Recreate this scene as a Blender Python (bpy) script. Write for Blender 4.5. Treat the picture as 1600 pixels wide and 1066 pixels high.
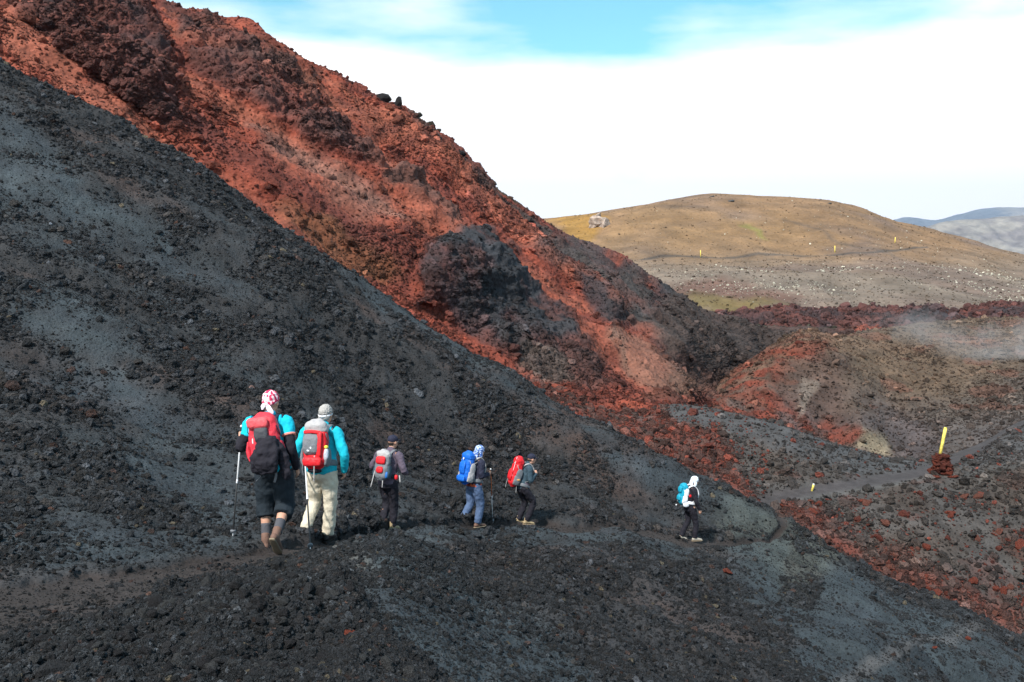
import bpy, bmesh, math, random
import numpy as np
from mathutils import Vector, Matrix

# ------------------------------------------------------------------ clear, camera, light
for o in list(bpy.data.objects):
    bpy.data.objects.remove(o)
scene = bpy.context.scene
col = scene.collection
W0, H0 = 1600.0, 1066.0
F = 1537.0                       # focal length in photo pixels
HOR = 400.0                      # row of the eye level
PITCH = math.atan((533.0 - HOR) / F)

cam_d = bpy.data.cameras.new('camera')
cam = bpy.data.objects.new('camera', cam_d)
col.objects.link(cam)
cam_d.sensor_width = 36.0
cam_d.lens = 36.0 * F / W0
cam_d.clip_start = 0.1
cam_d.clip_end = 40000
cam.location = (0, 0, 0)
cam.rotation_euler = (math.radians(90) - PITCH, 0, 0)
scene.camera = cam

SUN_EL, SUN_AZ = math.radians(50), math.radians(212)      # azimuth clockwise from +Y
sd = Vector((math.sin(SUN_AZ) * math.cos(SUN_EL), math.cos(SUN_AZ) * math.cos(SUN_EL), math.sin(SUN_EL)))
sun_d = bpy.data.lights.new('sun', 'SUN')
sun_d.energy = 4.9
sun_d.angle = math.radians(3.0)
sun_d.color = (1.0, 0.95, 0.87)
sun = bpy.data.objects.new('sun', sun_d)
col.objects.link(sun)
sun.rotation_euler = sd.to_track_quat('Z', 'Y').to_euler()

world = bpy.data.worlds.new('World')
scene.world = world
world.use_nodes = True
nt = world.node_tree
nt.nodes.clear()
def N(nt, t, **kw):
    n = nt.nodes.new(t)
    for k, v in kw.items():
        setattr(n, k, v)
    return n
def L(nt, a, b):
    nt.links.new(a, b)
w_out = N(nt, 'ShaderNodeOutputWorld')
w_bg = N(nt, 'ShaderNodeBackground')
w_bg.inputs['Strength'].default_value = 0.10
w_sky = N(nt, 'ShaderNodeTexSky', sky_type='NISHITA')
w_sky.sun_disc = False
w_sky.sun_elevation = SUN_EL
w_sky.sun_rotation = SUN_AZ
w_sky.altitude = 900
w_tc = N(nt, 'ShaderNodeTexCoord')
w_sep = N(nt, 'ShaderNodeSeparateXYZ')
L(nt, w_tc.outputs['Generated'], w_sep.inputs[0])
w_map = N(nt, 'ShaderNodeMapping')
w_map.inputs['Scale'].default_value = (2.2, 2.2, 9.0)
w_map.inputs['Location'].default_value = (0.35, 0.1, 0.62)
L(nt, w_tc.outputs['Generated'], w_map.inputs['Vector'])
w_n = N(nt, 'ShaderNodeTexNoise')
w_n.inputs['Scale'].default_value = 1.3
w_n.inputs['Detail'].default_value = 7
w_n.inputs['Roughness'].default_value = 0.52
L(nt, w_map.outputs[0], w_n.inputs['Vector'])
# clouds thin out above about 12 degrees
w_e = N(nt, 'ShaderNodeMapRange')
w_e.inputs['From Min'].default_value = 0.168
w_e.inputs['From Max'].default_value = 0.212
w_e.inputs['To Min'].default_value = 1.25
w_e.inputs['To Max'].default_value = -0.30
L(nt, w_sep.outputs['Z'], w_e.inputs['Value'])
# a heavier bank to the left of the view
w_x = N(nt, 'ShaderNodeMapRange')
w_x.inputs['From Min'].default_value = -0.14
w_x.inputs['From Max'].default_value = 0.06
w_x.inputs['To Min'].default_value = 0.75
w_x.inputs['To Max'].default_value = 0.0
L(nt, w_sep.outputs['X'], w_x.inputs['Value'])
w_a0 = N(nt, 'ShaderNodeMath', operation='ADD')
L(nt, w_e.outputs[0], w_a0.inputs[0]); L(nt, w_x.outputs[0], w_a0.inputs[1])
w_nr = N(nt, 'ShaderNodeMapRange')
w_nr.inputs['From Min'].default_value = 0.36
w_nr.inputs['From Max'].default_value = 0.68
w_nr.inputs['To Min'].default_value = -0.45
w_nr.inputs['To Max'].default_value = 0.75
w_nr.clamp = False
L(nt, w_n.outputs['Fac'], w_nr.inputs['Value'])
w_a = N(nt, 'ShaderNodeMath', operation='ADD', use_clamp=True)
L(nt, w_a0.outputs[0], w_a.inputs[0]); L(nt, w_nr.outputs[0], w_a.inputs[1])
w_tint = N(nt, 'ShaderNodeMix', data_type='RGBA', blend_type='MULTIPLY')
w_tint.inputs['Factor'].default_value = 1
L(nt, w_sky.outputs[0], w_tint.inputs['A'])
w_tint.inputs['B'].default_value = (0.95, 1.75, 1.45, 1)
w_mix = N(nt, 'ShaderNodeMix', data_type='RGBA')
L(nt, w_a.outputs[0], w_mix.inputs['Factor'])
L(nt, w_tint.outputs['Result'], w_mix.inputs['A'])
w_mix.inputs['B'].default_value = (11.6, 11.4, 11.1, 1)
L(nt, w_mix.outputs['Result'], w_bg.inputs['Color'])
L(nt, w_bg.outputs[0], w_out.inputs['Surface'])

scene.view_settings.view_transform = 'Standard'
scene.view_settings.look = 'None'
scene.view_settings.exposure = 0.50
scene.view_settings.gamma = 1.0
scene.view_settings.use_curve_mapping = False

# ------------------------------------------------------------------ small tools
cp, sp = math.cos(PITCH), math.sin(PITCH)
def P(u, v, Y):
    """world point at world depth Y lying behind photo pixel (u, v)"""
    a = (np.asarray(u, float) - 800.0) / F
    b = -(np.asarray(v, float) - 533.0) / F
    dy = cp + b * sp
    dz = -sp + b * cp
    t = np.asarray(Y, float) / dy
    return np.stack([a * t, np.asarray(Y, float) + 0 * t, dz * t], -1)

def pchip(x, xs, ys):
    xs = np.asarray(xs, float); ys = np.asarray(ys, float)
    h = np.diff(xs); d = np.diff(ys) / h
    m = np.zeros(len(xs))
    for i in range(1, len(xs) - 1):
        if d[i - 1] * d[i] > 0:
            w1 = 2 * h[i] + h[i - 1]; w2 = h[i] + 2 * h[i - 1]
            m[i] = (w1 + w2) / (w1 / d[i - 1] + w2 / d[i])
    m[0] = d[0]; m[-1] = d[-1]
    x = np.clip(x, xs[0], xs[-1])
    i = np.clip(np.searchsorted(xs, x) - 1, 0, len(xs) - 2)
    t = (x - xs[i]) / h[i]
    return ((2*t**3-3*t**2+1)*ys[i] + (t**3-2*t**2+t)*h[i]*m[i] + (-2*t**3+3*t**2)*ys[i+1] + (t**3-t**2)*h[i]*m[i+1])

def _hash(ix, iy, iz, seed):
    h = (ix.astype(np.int64) * 374761393 + iy.astype(np.int64) * 668265263 + iz.astype(np.int64) * 2147483647 + seed * 974711) & 0xFFFFFFFF
    h = ((h ^ (h >> 13)) * 1274126177) & 0xFFFFFFFF
    h = ((h ^ (h >> 16)) * 2246822519) & 0xFFFFFFFF
    return ((h ^ (h >> 15)) & 0xFFFFFF) / float(0xFFFFFF)
def vnoise(p, seed=0):
    f = np.floor(p); q = p - f; f = f.astype(np.int64)
    q = q * q * q * (q * (q * 6 - 15) + 10)
    r = 0
    for dx in (0, 1):
        wx = q[..., 0] if dx else 1 - q[..., 0]
        for dy in (0, 1):
            wy = q[..., 1] if dy else 1 - q[..., 1]
            for dz in (0, 1):
                wz = q[..., 2] if dz else 1 - q[..., 2]
                r = r + wx * wy * wz * _hash(f[..., 0] + dx, f[..., 1] + dy, f[..., 2] + dz, seed)
    return r * 2 - 1
def fbm(p, oct=4, seed=0, gain=0.5, lac=2.03):
    a = 1.0; s = 0; t = 0
    for o in range(oct):
        s = s + a * vnoise(p + 17.3 * o, seed + o); t += a
        a *= gain; p = p * lac
    return s / t * 1.6
def ridged(p, oct=4, seed=0):
    a = 1.0; s = 0; t = 0
    for o in range(oct):
        s = s + a * (1 - np.abs(vnoise(p + 9.1 * o, seed + o)) * 2); t += a
        a *= 0.55; p = p * 2.1
    return s / t
def sstep(a, b, x):
    t = np.clip((x - a) / (b - a), 0, 1)
    return t * t * (3 - 2 * t)
def polymask(u, v, pts, soft=15):
    """1 inside the polygon, 0 outside, soft edge"""
    pts = np.asarray(pts, float)
    d = np.full(u.shape, 1e9); ins = np.zeros(u.shape, bool)
    n = len(pts)
    for i in range(n):
        ax, ay = pts[i]; bx, by = pts[(i + 1) % n]
        ex, ey = bx - ax, by - ay
        t = np.clip(((u - ax) * ex + (v - ay) * ey) / (ex * ex + ey * ey + 1e-9), 0, 1)
        d = np.minimum(d, np.hypot(u - ax - t * ex, v - ay - t * ey))
        c = ((ay > v) != (by > v)) & (u < (bx - ax) * (v - ay) / (by - ay + 1e-12) + ax)
        ins ^= c
    s = np.where(ins, d, -d)
    return sstep(-soft, soft, s)
def linemask(u, v, pts, w, soft):
    """pts: (u, v[, halfwidth])"""
    r = np.zeros(u.shape)
    for i in range(len(pts) - 1):
        a = pts[i]; b = pts[i + 1]
        ex, ey = b[0] - a[0], b[1] - a[1]
        t = np.clip(((u - a[0]) * ex + (v - a[1]) * ey) / (ex * ex + ey * ey), 0, 1)
        d = np.hypot(u - a[0] - t * ex, v - a[1] - t * ey)
        wa = a[2] if len(a) > 2 else w; wb = b[2] if len(b) > 2 else w
        ww = wa + (wb - wa) * t
        r = np.maximum(r, 1 - sstep(ww - soft, ww + soft, d))
    return r

# ------------------------------------------------------------------ materials
def new_mat(name):
    m = bpy.data.materials.new(name); m.use_nodes = True
    t = m.node_tree; t.nodes.clear()
    o = N(t, 'ShaderNodeOutputMaterial'); b = N(t, 'ShaderNodeBsdfPrincipled')
    L(t, b.outputs[0], o.inputs['Surface'])
    return m, t, b

def mat_ground(name, fine, amp, rough=0.95, attr_type='GEOMETRY', grain=0.5):
    """vertex colour x grain, with fine relief"""
    m, t, b = new_mat(name)
    at = N(t, 'ShaderNodeAttribute', attribute_type=attr_type, attribute_name='albedo')
    tc = N(t, 'ShaderNodeTexCoord')
    n1 = N(t, 'ShaderNodeTexNoise'); n1.inputs['Scale'].default_value = fine; n1.inputs['Detail'].default_value = 6; n1.inputs['Roughness'].default_value = 0.7
    n2 = N(t, 'ShaderNodeTexNoise'); n2.inputs['Scale'].default_value = fine * 0.13; n2.inputs['Detail'].default_value = 4
    vo = N(t, 'ShaderNodeTexVoronoi'); vo.inputs['Scale'].default_value = fine * 0.8
    src = tc.outputs['Object']
    for x in (n1, n2, vo):
        L(t, src, x.inputs['Vector'])
    mr = N(t, 'ShaderNodeMapRange'); mr.inputs['From Min'].default_value = 0.25; mr.inputs['From Max'].default_value = 0.75
    mr.inputs['To Min'].default_value = 1 - grain; mr.inputs['To Max'].default_value = 1 + grain
    L(t, n1.outputs['Fac'], mr.inputs['Value'])
    mr2 = N(t, 'ShaderNodeMapRange'); mr2.inputs['From Min'].default_value = 0.3; mr2.inputs['From Max'].default_value = 0.7
    mr2.inputs['To Min'].default_value = 0.8; mr2.inputs['To Max'].default_value = 1.2
    L(t, n2.outputs['Fac'], mr2.inputs['Value'])
    mu = N(t, 'ShaderNodeMath', operation='MULTIPLY'); L(t, mr.outputs[0], mu.inputs[0]); L(t, mr2.outputs[0], mu.inputs[1])
    vm = N(t, 'ShaderNodeVectorMath', operation='SCALE'); L(t, at.outputs['Color'], vm.inputs[0]); L(t, mu.outputs[0], vm.inputs['Scale'])
    L(t, vm.outputs[0], b.inputs['Base Color'])
    ad = N(t, 'ShaderNodeMath', operation='ADD'); L(t, n1.outputs['Fac'], ad.inputs[0]); L(t, vo.outputs['Distance'], ad.inputs[1])
    bu = N(t, 'ShaderNodeBump'); bu.inputs['Distance'].default_value = amp; bu.inputs['Strength'].default_value = 1.0
    L(t, ad.outputs[0], bu.inputs['Height'])
    L(t, bu.outputs[0], b.inputs['Normal'])
    b.inputs['Roughness'].default_value = rough
    b.inputs['Specular IOR Level'].default_value = 0.25
    return m

def mat_simple(name, c, rough=0.7, fine=60, bump=0.002, grain=0.12, spec=0.3, metal=0.0, c2=None, patt=None, pscale=20):
    m, t, b = new_mat(name)
    tc = N(t, 'ShaderNodeTexCoord')
    n1 = N(t, 'ShaderNodeTexNoise'); n1.inputs['Scale'].default_value = fine; n1.inputs['Detail'].default_value = 5
    L(t, tc.outputs['Object'], n1.inputs['Vector'])
    mr = N(t, 'ShaderNodeMapRange'); mr.inputs['From Min'].default_value = 0.3; mr.inputs['From Max'].default_value = 0.7
    mr.inputs['To Min'].default_value = 1 - grain; mr.inputs['To Max'].default_value = 1 + grain
    L(t, n1.outputs['Fac'], mr.inputs['Value'])
    vm = N(t, 'ShaderNodeVectorMath', operation='SCALE')
    if c2 is not None:
        vo = N(t, 'ShaderNodeTexVoronoi' if patt == 'dots' else 'ShaderNodeTexNoise'); vo.inputs['Scale'].default_value = pscale
        L(t, tc.outputs['Object'], vo.inputs['Vector'])
        r = N(t, 'ShaderNodeMapRange')
        if patt == 'dots':
            r.inputs['From Min'].default_value = 0.38; r.inputs['From Max'].default_value = 0.46
            L(t, vo.outputs['Distance'], r.inputs['Value'])
        else:
            r.inputs['From Min'].default_value = 0.50; r.inputs['From Max'].default_value = 0.55
            L(t, vo.outputs['Fac'], r.inputs['Value'])
        mx = N(t, 'ShaderNodeMix', data_type='RGBA')
        mx.inputs['A'].default_value = (*c, 1); mx.inputs['B'].default_value = (*c2, 1)
        L(t, r.outputs[0], mx.inputs['Factor'])
        L(t, mx.outputs['Result'], vm.inputs[0])
    else:
        vm.inputs[0].default_value = c
    L(t, mr.outputs[0], vm.inputs['Scale'])
    L(t, vm.outputs[0], b.inputs['Base Color'])
    n3 = N(t, 'ShaderNodeTexNoise'); n3.inputs['Scale'].default_value = 14; n3.inputs['Detail'].default_value = 3; n3.inputs['Distortion'].default_value = 1.2
    L(t, tc.outputs['Object'], n3.inputs['Vector'])
    bu = N(t, 'ShaderNodeBump'); bu.inputs['Distance'].default_value = bump
    L(t, n1.outputs['Fac'], bu.inputs['Height'])
    bu2 = N(t, 'ShaderNodeBump'); bu2.inputs['Distance'].default_value = bump * 6
    L(t, n3.outputs['Fac'], bu2.inputs['Height']); L(t, bu.outputs[0], bu2.inputs['Normal'])
    L(t, bu2.outputs[0], b.inputs['Normal'])
    b.inputs['Roughness'].default_value = rough
    b.inputs['Specular IOR Level'].default_value = spec
    b.inputs['Metallic'].default_value = metal
    return m

# ------------------------------------------------------------------ terrain sheets
def np_mesh(name, V, Fq, albedo=None, smooth=True):
    me = bpy.data.meshes.new(name)
    k = Fq.shape[1]
    me.vertices.add(len(V)); me.vertices.foreach_set('co', V.astype(np.float32).ravel())
    me.loops.add(Fq.size); me.loops.foreach_set('vertex_index', Fq.astype(np.int32).ravel())
    me.polygons.add(len(Fq)); me.polygons.foreach_set('loop_start', (np.arange(len(Fq)) * k).astype(np.int32))
    me.polygons.foreach_set('use_smooth', np.full(len(Fq), smooth))
    me.update(calc_edges=True)
    if albedo is not None:
        a = me.attributes.new('albedo', 'FLOAT_COLOR', 'POINT')
        c = np.ones((len(V), 4), np.float32); c[:, :3] = albedo
        a.data.foreach_set('color', c.ravel())
    return me

def add_mesh_obj(name, me, mat, kind=None, parent=None):
    o = bpy.data.objects.new(name, me); col.objects.link(o)
    if mat is not None: me.materials.append(mat)
    if kind: o['kind'] = kind
    if parent is not None: o.parent = parent
    return o

class Sheet:
    """A terrain surface through surveyed lines. Each line: list of (u, v, Y) sightings."""
    def __init__(s, u0, u1, nu, lines, segs, warp=None):
        U = np.linspace(u0, u1, nu)
        Ys = []; Zs = []
        for ln in lines:
            if isinstance(ln, tuple):             # relative: (index of line, dY, dz)
                b, dY, dz = ln
                Ys.append(Ys[b] + dY); Zs.append(Zs[b] + dz)
            else:
                l = np.array(ln, float)
                vv = pchip(U, l[:, 0], l[:, 1]); YY = pchip(U, l[:, 0], l[:, 2])
                Ys.append(YY); Zs.append(P(U, vv, YY)[:, 2])
        Ys = np.array(Ys); Zs = np.array(Zs)
        K = len(lines)
        # smooth interpolation across the lines
        T = np.concatenate([np.linspace(i, i + 1, n, endpoint=False) for i, n in enumerate(segs)] + [[K - 1.0]])
        def ip(A):
            d = np.diff(A, axis=0); m = np.zeros_like(A)
            hY = np.maximum(np.abs(np.diff(Ys, axis=0)), 0.05)
            sl = d / hY
            for i in range(1, K - 1):
                pr = sl[i-1] * sl[i]
                hm = np.where(pr > 0, 2 * sl[i-1] * sl[i] / np.where(np.abs(sl[i-1] + sl[i]) < 1e-9, 1, sl[i-1] + sl[i]), 0)
                m[i] = hm
            m[0] = sl[0]; m[-1] = sl[-1]
            i = np.minimum(T.astype(int), K - 2); t = (T - i)[:, None]
            h = hY[i]
            return ((2*t**3-3*t**2+1)*A[i] + (t**3-2*t**2+t)*h*m[i] + (-2*t**3+3*t**2)*A[i+1] + (t**3-t**2)*h*m[i+1])
        i = np.minimum(T.astype(int), K - 2); t = (T - i)[:, None]
        Y = Ys[i] * (1 - t) + Ys[i + 1] * t
        Z = ip(Zs)
        b_ = Z / Y                                # recover the row
        bb = (b_ * cp + sp) / (cp - b_ * sp)
        s.v = 533.0 - bb * F
        s.u = np.broadcast_to(U[None, :], s.v.shape).copy()
        s.T = np.broadcast_to(T[:, None], s.v.shape).copy()
        s.Y = Y
        s.n = s.v.shape
        s.rebuild()
    def rebuild(s):
        s.X = P(s.u, s.v, s.Y)
    def normals(s):
        X = s.X
        du = np.gradient(X, axis=1); dk = np.gradient(X, axis=0)
        n = np.cross(du, dk)
        n /= np.linalg.norm(n, axis=-1, keepdims=True) + 1e-12
        n[n[..., 2] < 0] *= -1
        return n
    def displace(s, h):
        s.X = s.X + s.normals() * h[..., None]
    def faces(s, sel=None):
        r, c = s.n
        idx = np.arange(r * c).reshape(r, c)
        q = np.stack([idx[:-1, :-1], idx[:-1, 1:], idx[1:, 1:], idx[1:, :-1]], -1)
        if sel is not None: q = q[sel]
        return q.reshape(-1, 4)
    def obj(s, name, mat, sel=None):
        q = s.faces(sel)
        V = s.X.reshape(-1, 3); C = s.C.reshape(-1, 3)
        if sel is not None:
            used = np.unique(q); mp = np.full(len(V), -1); mp[used] = np.arange(len(used))
            V = V[used]; C = C[used]; q = mp[q]
        return add_mesh_obj(name, np_mesh(name, V, q, C), mat, 'structure')
    def at(s, u, v, tmax=99, tmin=-1):
        r = s.X[..., 2] / s.X[..., 1]; b = (r * cp + sp) / (cp - r * sp)
        pv = 533 - b * F; pu = 800 + F * s.X[..., 0] / s.X[..., 1] * (cp + b * sp)
        d = (pu - u) ** 2 + (pv - v) ** 2 + np.where((s.T > tmax) | (s.T < tmin), 1e9, 0)
        near = d < max(d.min(), 4.0) + 1e-6
        k = np.unravel_index(np.argmin(np.where(near, s.X[..., 1], 1e9)), d.shape)
        return s.X[k].copy()
    def scatter(s, n, dens, rng, tmax, tmin=0, pw=1.0, smin_px=1.2, smax=0.5, alpha=2.3, base=0.03, smul=None):
        """random places on the sheet, more per screen area as asked; sizes follow a power law"""
        X = s.X
        e1 = X[:-1, 1:] - X[:-1, :-1]; e2 = X[1:, :-1] - X[:-1, :-1]
        area = np.linalg.norm(np.cross(e1, e2), axis=-1)
        Yc = s.Y[:-1, :-1]
        w = area * dens[:-1, :-1] / np.maximum(Yc, 2.0) ** (2 * pw)
        uc = s.u[:-1, :-1]; vc = s.v[:-1, :-1]
        w = w * ((s.T[:-1, :-1] < tmax) & (s.T[:-1, :-1] >= tmin) & (uc > -150) & (uc < 1750) & (vc > -150) & (vc < 1200))
        cw = np.cumsum(w.ravel()); cw /= cw[-1]
        k = np.searchsorted(cw, rng.random(n))
        i, j = np.unravel_index(np.minimum(k, cw.size - 1), w.shape)
        a = rng.random(n)[:, None]; b = rng.random(n)[:, None]
        p = X[i, j] * (1-a)*(1-b) + X[i, j+1] * a*(1-b) + X[i+1, j] * (1-a)*b + X[i+1, j+1] * a*b
        sm = np.maximum(base, smin_px * s.Y[i, j] / F)
        sz = sm * (1 - rng.random(n)) ** (-1 / alpha)
        if smul is not None: sz = sz * smul[i, j]
        sz = np.minimum(sz, np.minimum(smax, .0155 * s.Y[i, j]) * (0.6 + 0.4 * rng.random(n)))
        return p, sz, s.C[i, j], s.u[i, j], s.v[i, j]

def lerp3(a, b, m):
    return a * (1 - m[..., None]) + b * m[..., None]
def colr(*c):
    return np.array(c, float)

# ---- A: near black scree slope with the path cut into it
crestA = [(-500,-190,42),(0,104,40),(270,236,39),(560,437,37),(800,588,34),(1000,704,31.5),(1077,744,31),(1190,800,30.5),(1300,862,30),(1400,918,29.5),(1600,1012,28.5),(2100,1240,28)]
A = Sheet(-450, 2050, 1000, [
    [(-500,2300,1.6),(0,2200,1.7),(600,2000,2.0),(1000,1700,2.6),(1300,1500,4.0),(1600,1350,9),(2100,1500,14)],
    [(-500,1120,4.2),(0,1080,4.6),(300,1075,4.6),(600,1075,5.0),(800,1075,6.0),(1000,1075,7.5),(1300,1080,11.5),(1600,1085,20),(2100,1270,25)],
    [(-500,1040,5.6),(0,1003,6.0),(200,950,7.2),(350,902,8.7),(480,873,10.6),(600,850,14.6),(700,836,18.0),(818,829,22.0),(1000,843,24),(1077,852,25),(1190,868,26.5),(1300,905,26),(1400,955,25.2),(1600,1042,24),(2100,1258,26)],
    [(-500,990,7.0),(0,945,7.8),(200,918,8.6),(350,885,9.8),(437,866,10.7),(497,851,12.2),(607,835,17.0),(740,826,20.0),(818,821,23.0),(950,827,24.3),(1077,844,25.6),(1190,856,27.4),(1300,892,27),(1400,942,26.4),(1600,1034,25.4),(2100,1252,26.6)],
    [(-500,890,9.0),(0,872,9.6),(200,872,10.2),(350,862,10.9),(437,852,11.8),(497,839,13.3),(607,826,18.0),(740,820,20.9),(818,814,24.0),(950,819,25.3),(1077,833,26.7),(1190,842,28.4),(1300,878,28),(1400,930,27.4),(1600,1025,26.4),(2100,1248,27.2)],
    [(-500,480,20),(0,600,18),(200,690,17),(350,740,17),(437,748,17.5),(497,762,18.5),(607,762,21.5),(740,752,25.0),(818,752,27.5),(950,778,27.8),(1077,800,28.7),(1190,825,29.4),(1300,872,29),(1400,926,28.4),(1600,1019,27.4),(2100,1245,27.7)],
    crestA,
    (6, 3.0, -0.9),
    (6, 9.0, -6.5),
    (6, 25.0, -22.0),
], [40, 190, 60, 40, 130, 230, 22, 8, 4])
u, v, T = A.u, A.v, A.T
X = A.X
vis = (T < 7)
fal = X[..., 0] * 0.85 - X[..., 2] * 0.5       # distance down the slope
sco = X[..., 1]
# large undulation: shallow ribs and hollows running down the slope
rib = fbm(np.stack([sco * 0.22, fal * 0.04, 0 * sco], -1), 3, 5)
crw = 0.16 * fbm(np.stack([fal * .5, 0 * fal, 0 * fal], -1), 4, 6) * sstep(5.2, 5.8, T) * (1 - sstep(7, 8, T))
far_w = sstep(11, 20, X[..., 1]) * (1 - sstep(5.6, 6.0, T)) * sstep(4.05, 4.7, T)
lowW = sstep(0.9, 1.3, T) * (1 - sstep(1.7, 2.0, T))
A.displace(crw + rib * 0.55 * far_w + 0.28 * fbm(X * 0.55, 3, 8) * lowW * sstep(6, 12, X[..., 1]))
X = A.X
wu = u + 16 * fbm(np.stack([u / 60, v / 60, 0 * u], -1), 4, 11)
wv = v + 16 * fbm(np.stack([u / 60, v / 60, 0 * u + 5], -1), 4, 12)
pathA_pts = [(-500,985,60),(-100,962,50),(0,955,46),(120,935,38),(250,905,26),(350,880,17),(437,862,11),(497,848,9),(607,831,7),(740,823,6),(818,818,5.5),(950,824,6),(1077,841,7),(1150,850,6),(1195,846,6),(1222,826,6),(1215,806,6)]
pathA = linemask(u + 0.3 * (wu - u), v + 0.3 * (wv - v), pathA_pts, 8, 3.0)
path2 = linemask(wu, wv, [(1290,1075,14),(1360,1040,12),(1440,1010,10),(1520,982,7)], 9, 7) * vis
# where loose clinker lies and where the fine ash is bare
smoothz = np.zeros_like(u)
for pts, so, k in [
    ([(0,170),(40,175),(110,260),(160,300),(330,390),(420,460),(300,420),(180,350),(90,330),(0,300)], 22, 0.8),
    ([(30,440),(90,430),(200,560),(330,690),(400,790),(380,850),(300,830),(190,720),(90,600),(0,500)], 30, 0.75),
    ([(560,420),(700,520),(900,650),(1100,760),(1210,815),(1180,830),(1060,780),(900,690),(700,570),(560,470)], 12, 0.7),
    ([(500,880),(600,855),(690,855),(750,930),(850,1000),(960,1100),(700,1100),(630,1010),(560,940)], 22, 0.92),
    ([(1100,850),(1190,830),(1230,850),(1400,930),(1600,1020),(1700,1100),(1290,1110),(1200,980),(1170,900)], 22, 0.95),
    ([(860,940),(960,960),(1090,1100),(900,1100),(800,980)], 25, 0.6),
    ([(0,800),(250,830),(400,850),(300,900),(0,930)], 25, 0.5)]:
    smoothz = np.maximum(smoothz, k * polymask(wu, wv, pts, so))
patch = fbm(np.stack([sco * 0.42, fal * 0.07, 0 * sco + 3], -1), 5, 21)
patch2 = fbm(X * 0.9, 3, 23)
rough = np.clip(0.80 + 0.60 * patch + 0.25 * patch2 + 0.22 * fbm(X * 3.1, 3, 24), 0, 1) * (1 - np.clip(smoothz * (1 + .5 * fbm(X * 1.6, 4, 25)), 0, 1))
rocky = polymask(wu, wv, [(330,928),(470,896),(545,896),(560,950),(600,1010),(690,1100),(-200,1300),(-200,1070),(60,1020),(220,955)], 30)
rubz = polymask(wu, wv, [(720,860),(900,870),(1090,880),(1160,930),(1190,1010),(1290,1100),(980,1100),(850,980),(740,910)], 22)
rubz2 = polymask(wu, wv, [(1235,860),(1275,865),(1300,900),(1260,960),(1220,920)], 10)
rough = np.maximum(rough, np.maximum(rocky, np.maximum(rubz * 0.8, rubz2)))
pth = np.maximum(pathA, path2 * 0.7)
rough = rough * (1 - pth)
verge = linemask(u, v, [(380,892),(437,880),(497,866),(607,848),(740,838),(818,834),(950,838),(1077,856)], 13, 7)
rough = rough * (1 - .8 * verge)
# relief
d_small = 0.075 * rough * np.clip(ridged(X * 1.7, 4, 31), -0.5, 1) + 0.05 * rough * fbm(X * 4.5, 3, 33) + 0.016 * (1 - pth) * fbm(X * 9, 3, 35)
d_big = 0.16 * fbm(X * 0.45, 3, 37) * (1 - pth) * sstep(9, 20, X[..., 1]) * (1 - 0.6 * sstep(5.4, 6.2, T))
streak = fbm(np.stack([sco * 2.2, fal * 0.16, 0 * sco], -1), 4, 39)
A_p0 = pathA
cut = -0.10 * pathA * (0.5 + 0.5 * sstep(8, 14, X[..., 1]))
berm = 0.10 * rocky * np.clip(0.4 + fbm(X * 0.8, 3, 41), 0, 1.2)
A.displace((.02 * A_p0 * fbm(X * 3.5, 3, 43) + d_small + d_big + cut + 0.04 * streak * (1 - rough) * (1 - pth) + berm) * (1 - 0.8 * (T > 7)))
X = A.X
# albedo
ash = colr(.029, .037, .045); ash2 = colr(.040, .051, .058); clink = colr(.024, .024, .026); dirt = colr(.026, .022, .022); brown = colr(.075, .045, .036)
C = np.zeros(u.shape + (3,)) + ash
C = lerp3(C, ash2, np.clip(0.4 + 0.9 * streak, 0, 1) * 0.7)
C = lerp3(C, clink, np.clip(rough * 1.05, 0, 1))
C = lerp3(C, brown, np.clip(fbm(X * 0.35, 3, 51) - 0.25, 0, 1) * 0.8 * rough)
C = lerp3(C, colr(.044, .039, .041), rubz * 0.35)
gz = polymask(wu, wv, [(1120,760),(1220,815),(1330,870),(1300,905),(1250,930),(1180,880),(1120,840)], 22)
C = lerp3(C, colr(.062, .070, .062), gz * 0.5)
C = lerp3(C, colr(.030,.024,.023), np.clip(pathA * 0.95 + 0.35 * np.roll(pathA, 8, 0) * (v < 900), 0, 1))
C = lerp3(C, colr(.095, .088, .088), path2 * 0.55)
edge = polymask(wu, wv, [(400,880),(470,868),(560,872),(600,900),(520,915),(420,905)], 12)
C = lerp3(C, colr(.11, .10, .085), edge * 0.35)
C *= (1 + 0.22 * fbm(X * 1.3, 3, 53))[..., None]
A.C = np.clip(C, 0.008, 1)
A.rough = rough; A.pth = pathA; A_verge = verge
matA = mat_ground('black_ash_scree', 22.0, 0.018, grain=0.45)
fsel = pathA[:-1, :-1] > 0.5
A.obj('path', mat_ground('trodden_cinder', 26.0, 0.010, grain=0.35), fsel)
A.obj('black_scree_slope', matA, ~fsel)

# ---- B: middle ground with the red rubble, the junction and the far path
B = Sheet(480, 2050, 620, [
    [(400,490,38),(800,690,37),(1000,800,35),(1200,890,33),(1400,1010,31),(1600,1130,30),(2100,1400,29)],
    [(400,420,44),(800,606,42),(1000,716,39),(1200,808,36.5),(1400,926,34),(1600,1022,32.5),(2100,1240,31)],
    [(400,400,52),(800,596,47),(1000,690,42),(1190,782,39),(1270,768,40),(1360,754,41.5),(1450,744,42.5),(1600,742,43),(2100,790,42)],
    [(400,390,60),(800,580,56),(1000,648,50),(1060,634,49),(1130,642,48.5),(1200,660,48),(1300,690,48),(1400,716,49),(1450,722,50),(1520,700,53),(1600,668,57),(2100,600,64)],
    [(400,420,64),(1000,690,54),(1300,735,52),(1400,738,54),(1460,722,57),(1530,694,62),(1600,655,66),(2100,580,76)],
    [(400,520,80),(1000,820,62),(1300,850,60),(1400,800,64),(1500,740,72),(1600,700,78),(2100,640,90)],
], [30, 190, 110, 40, 16])
u, v, T, X = B.u, B.v, B.T, B.X
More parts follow.
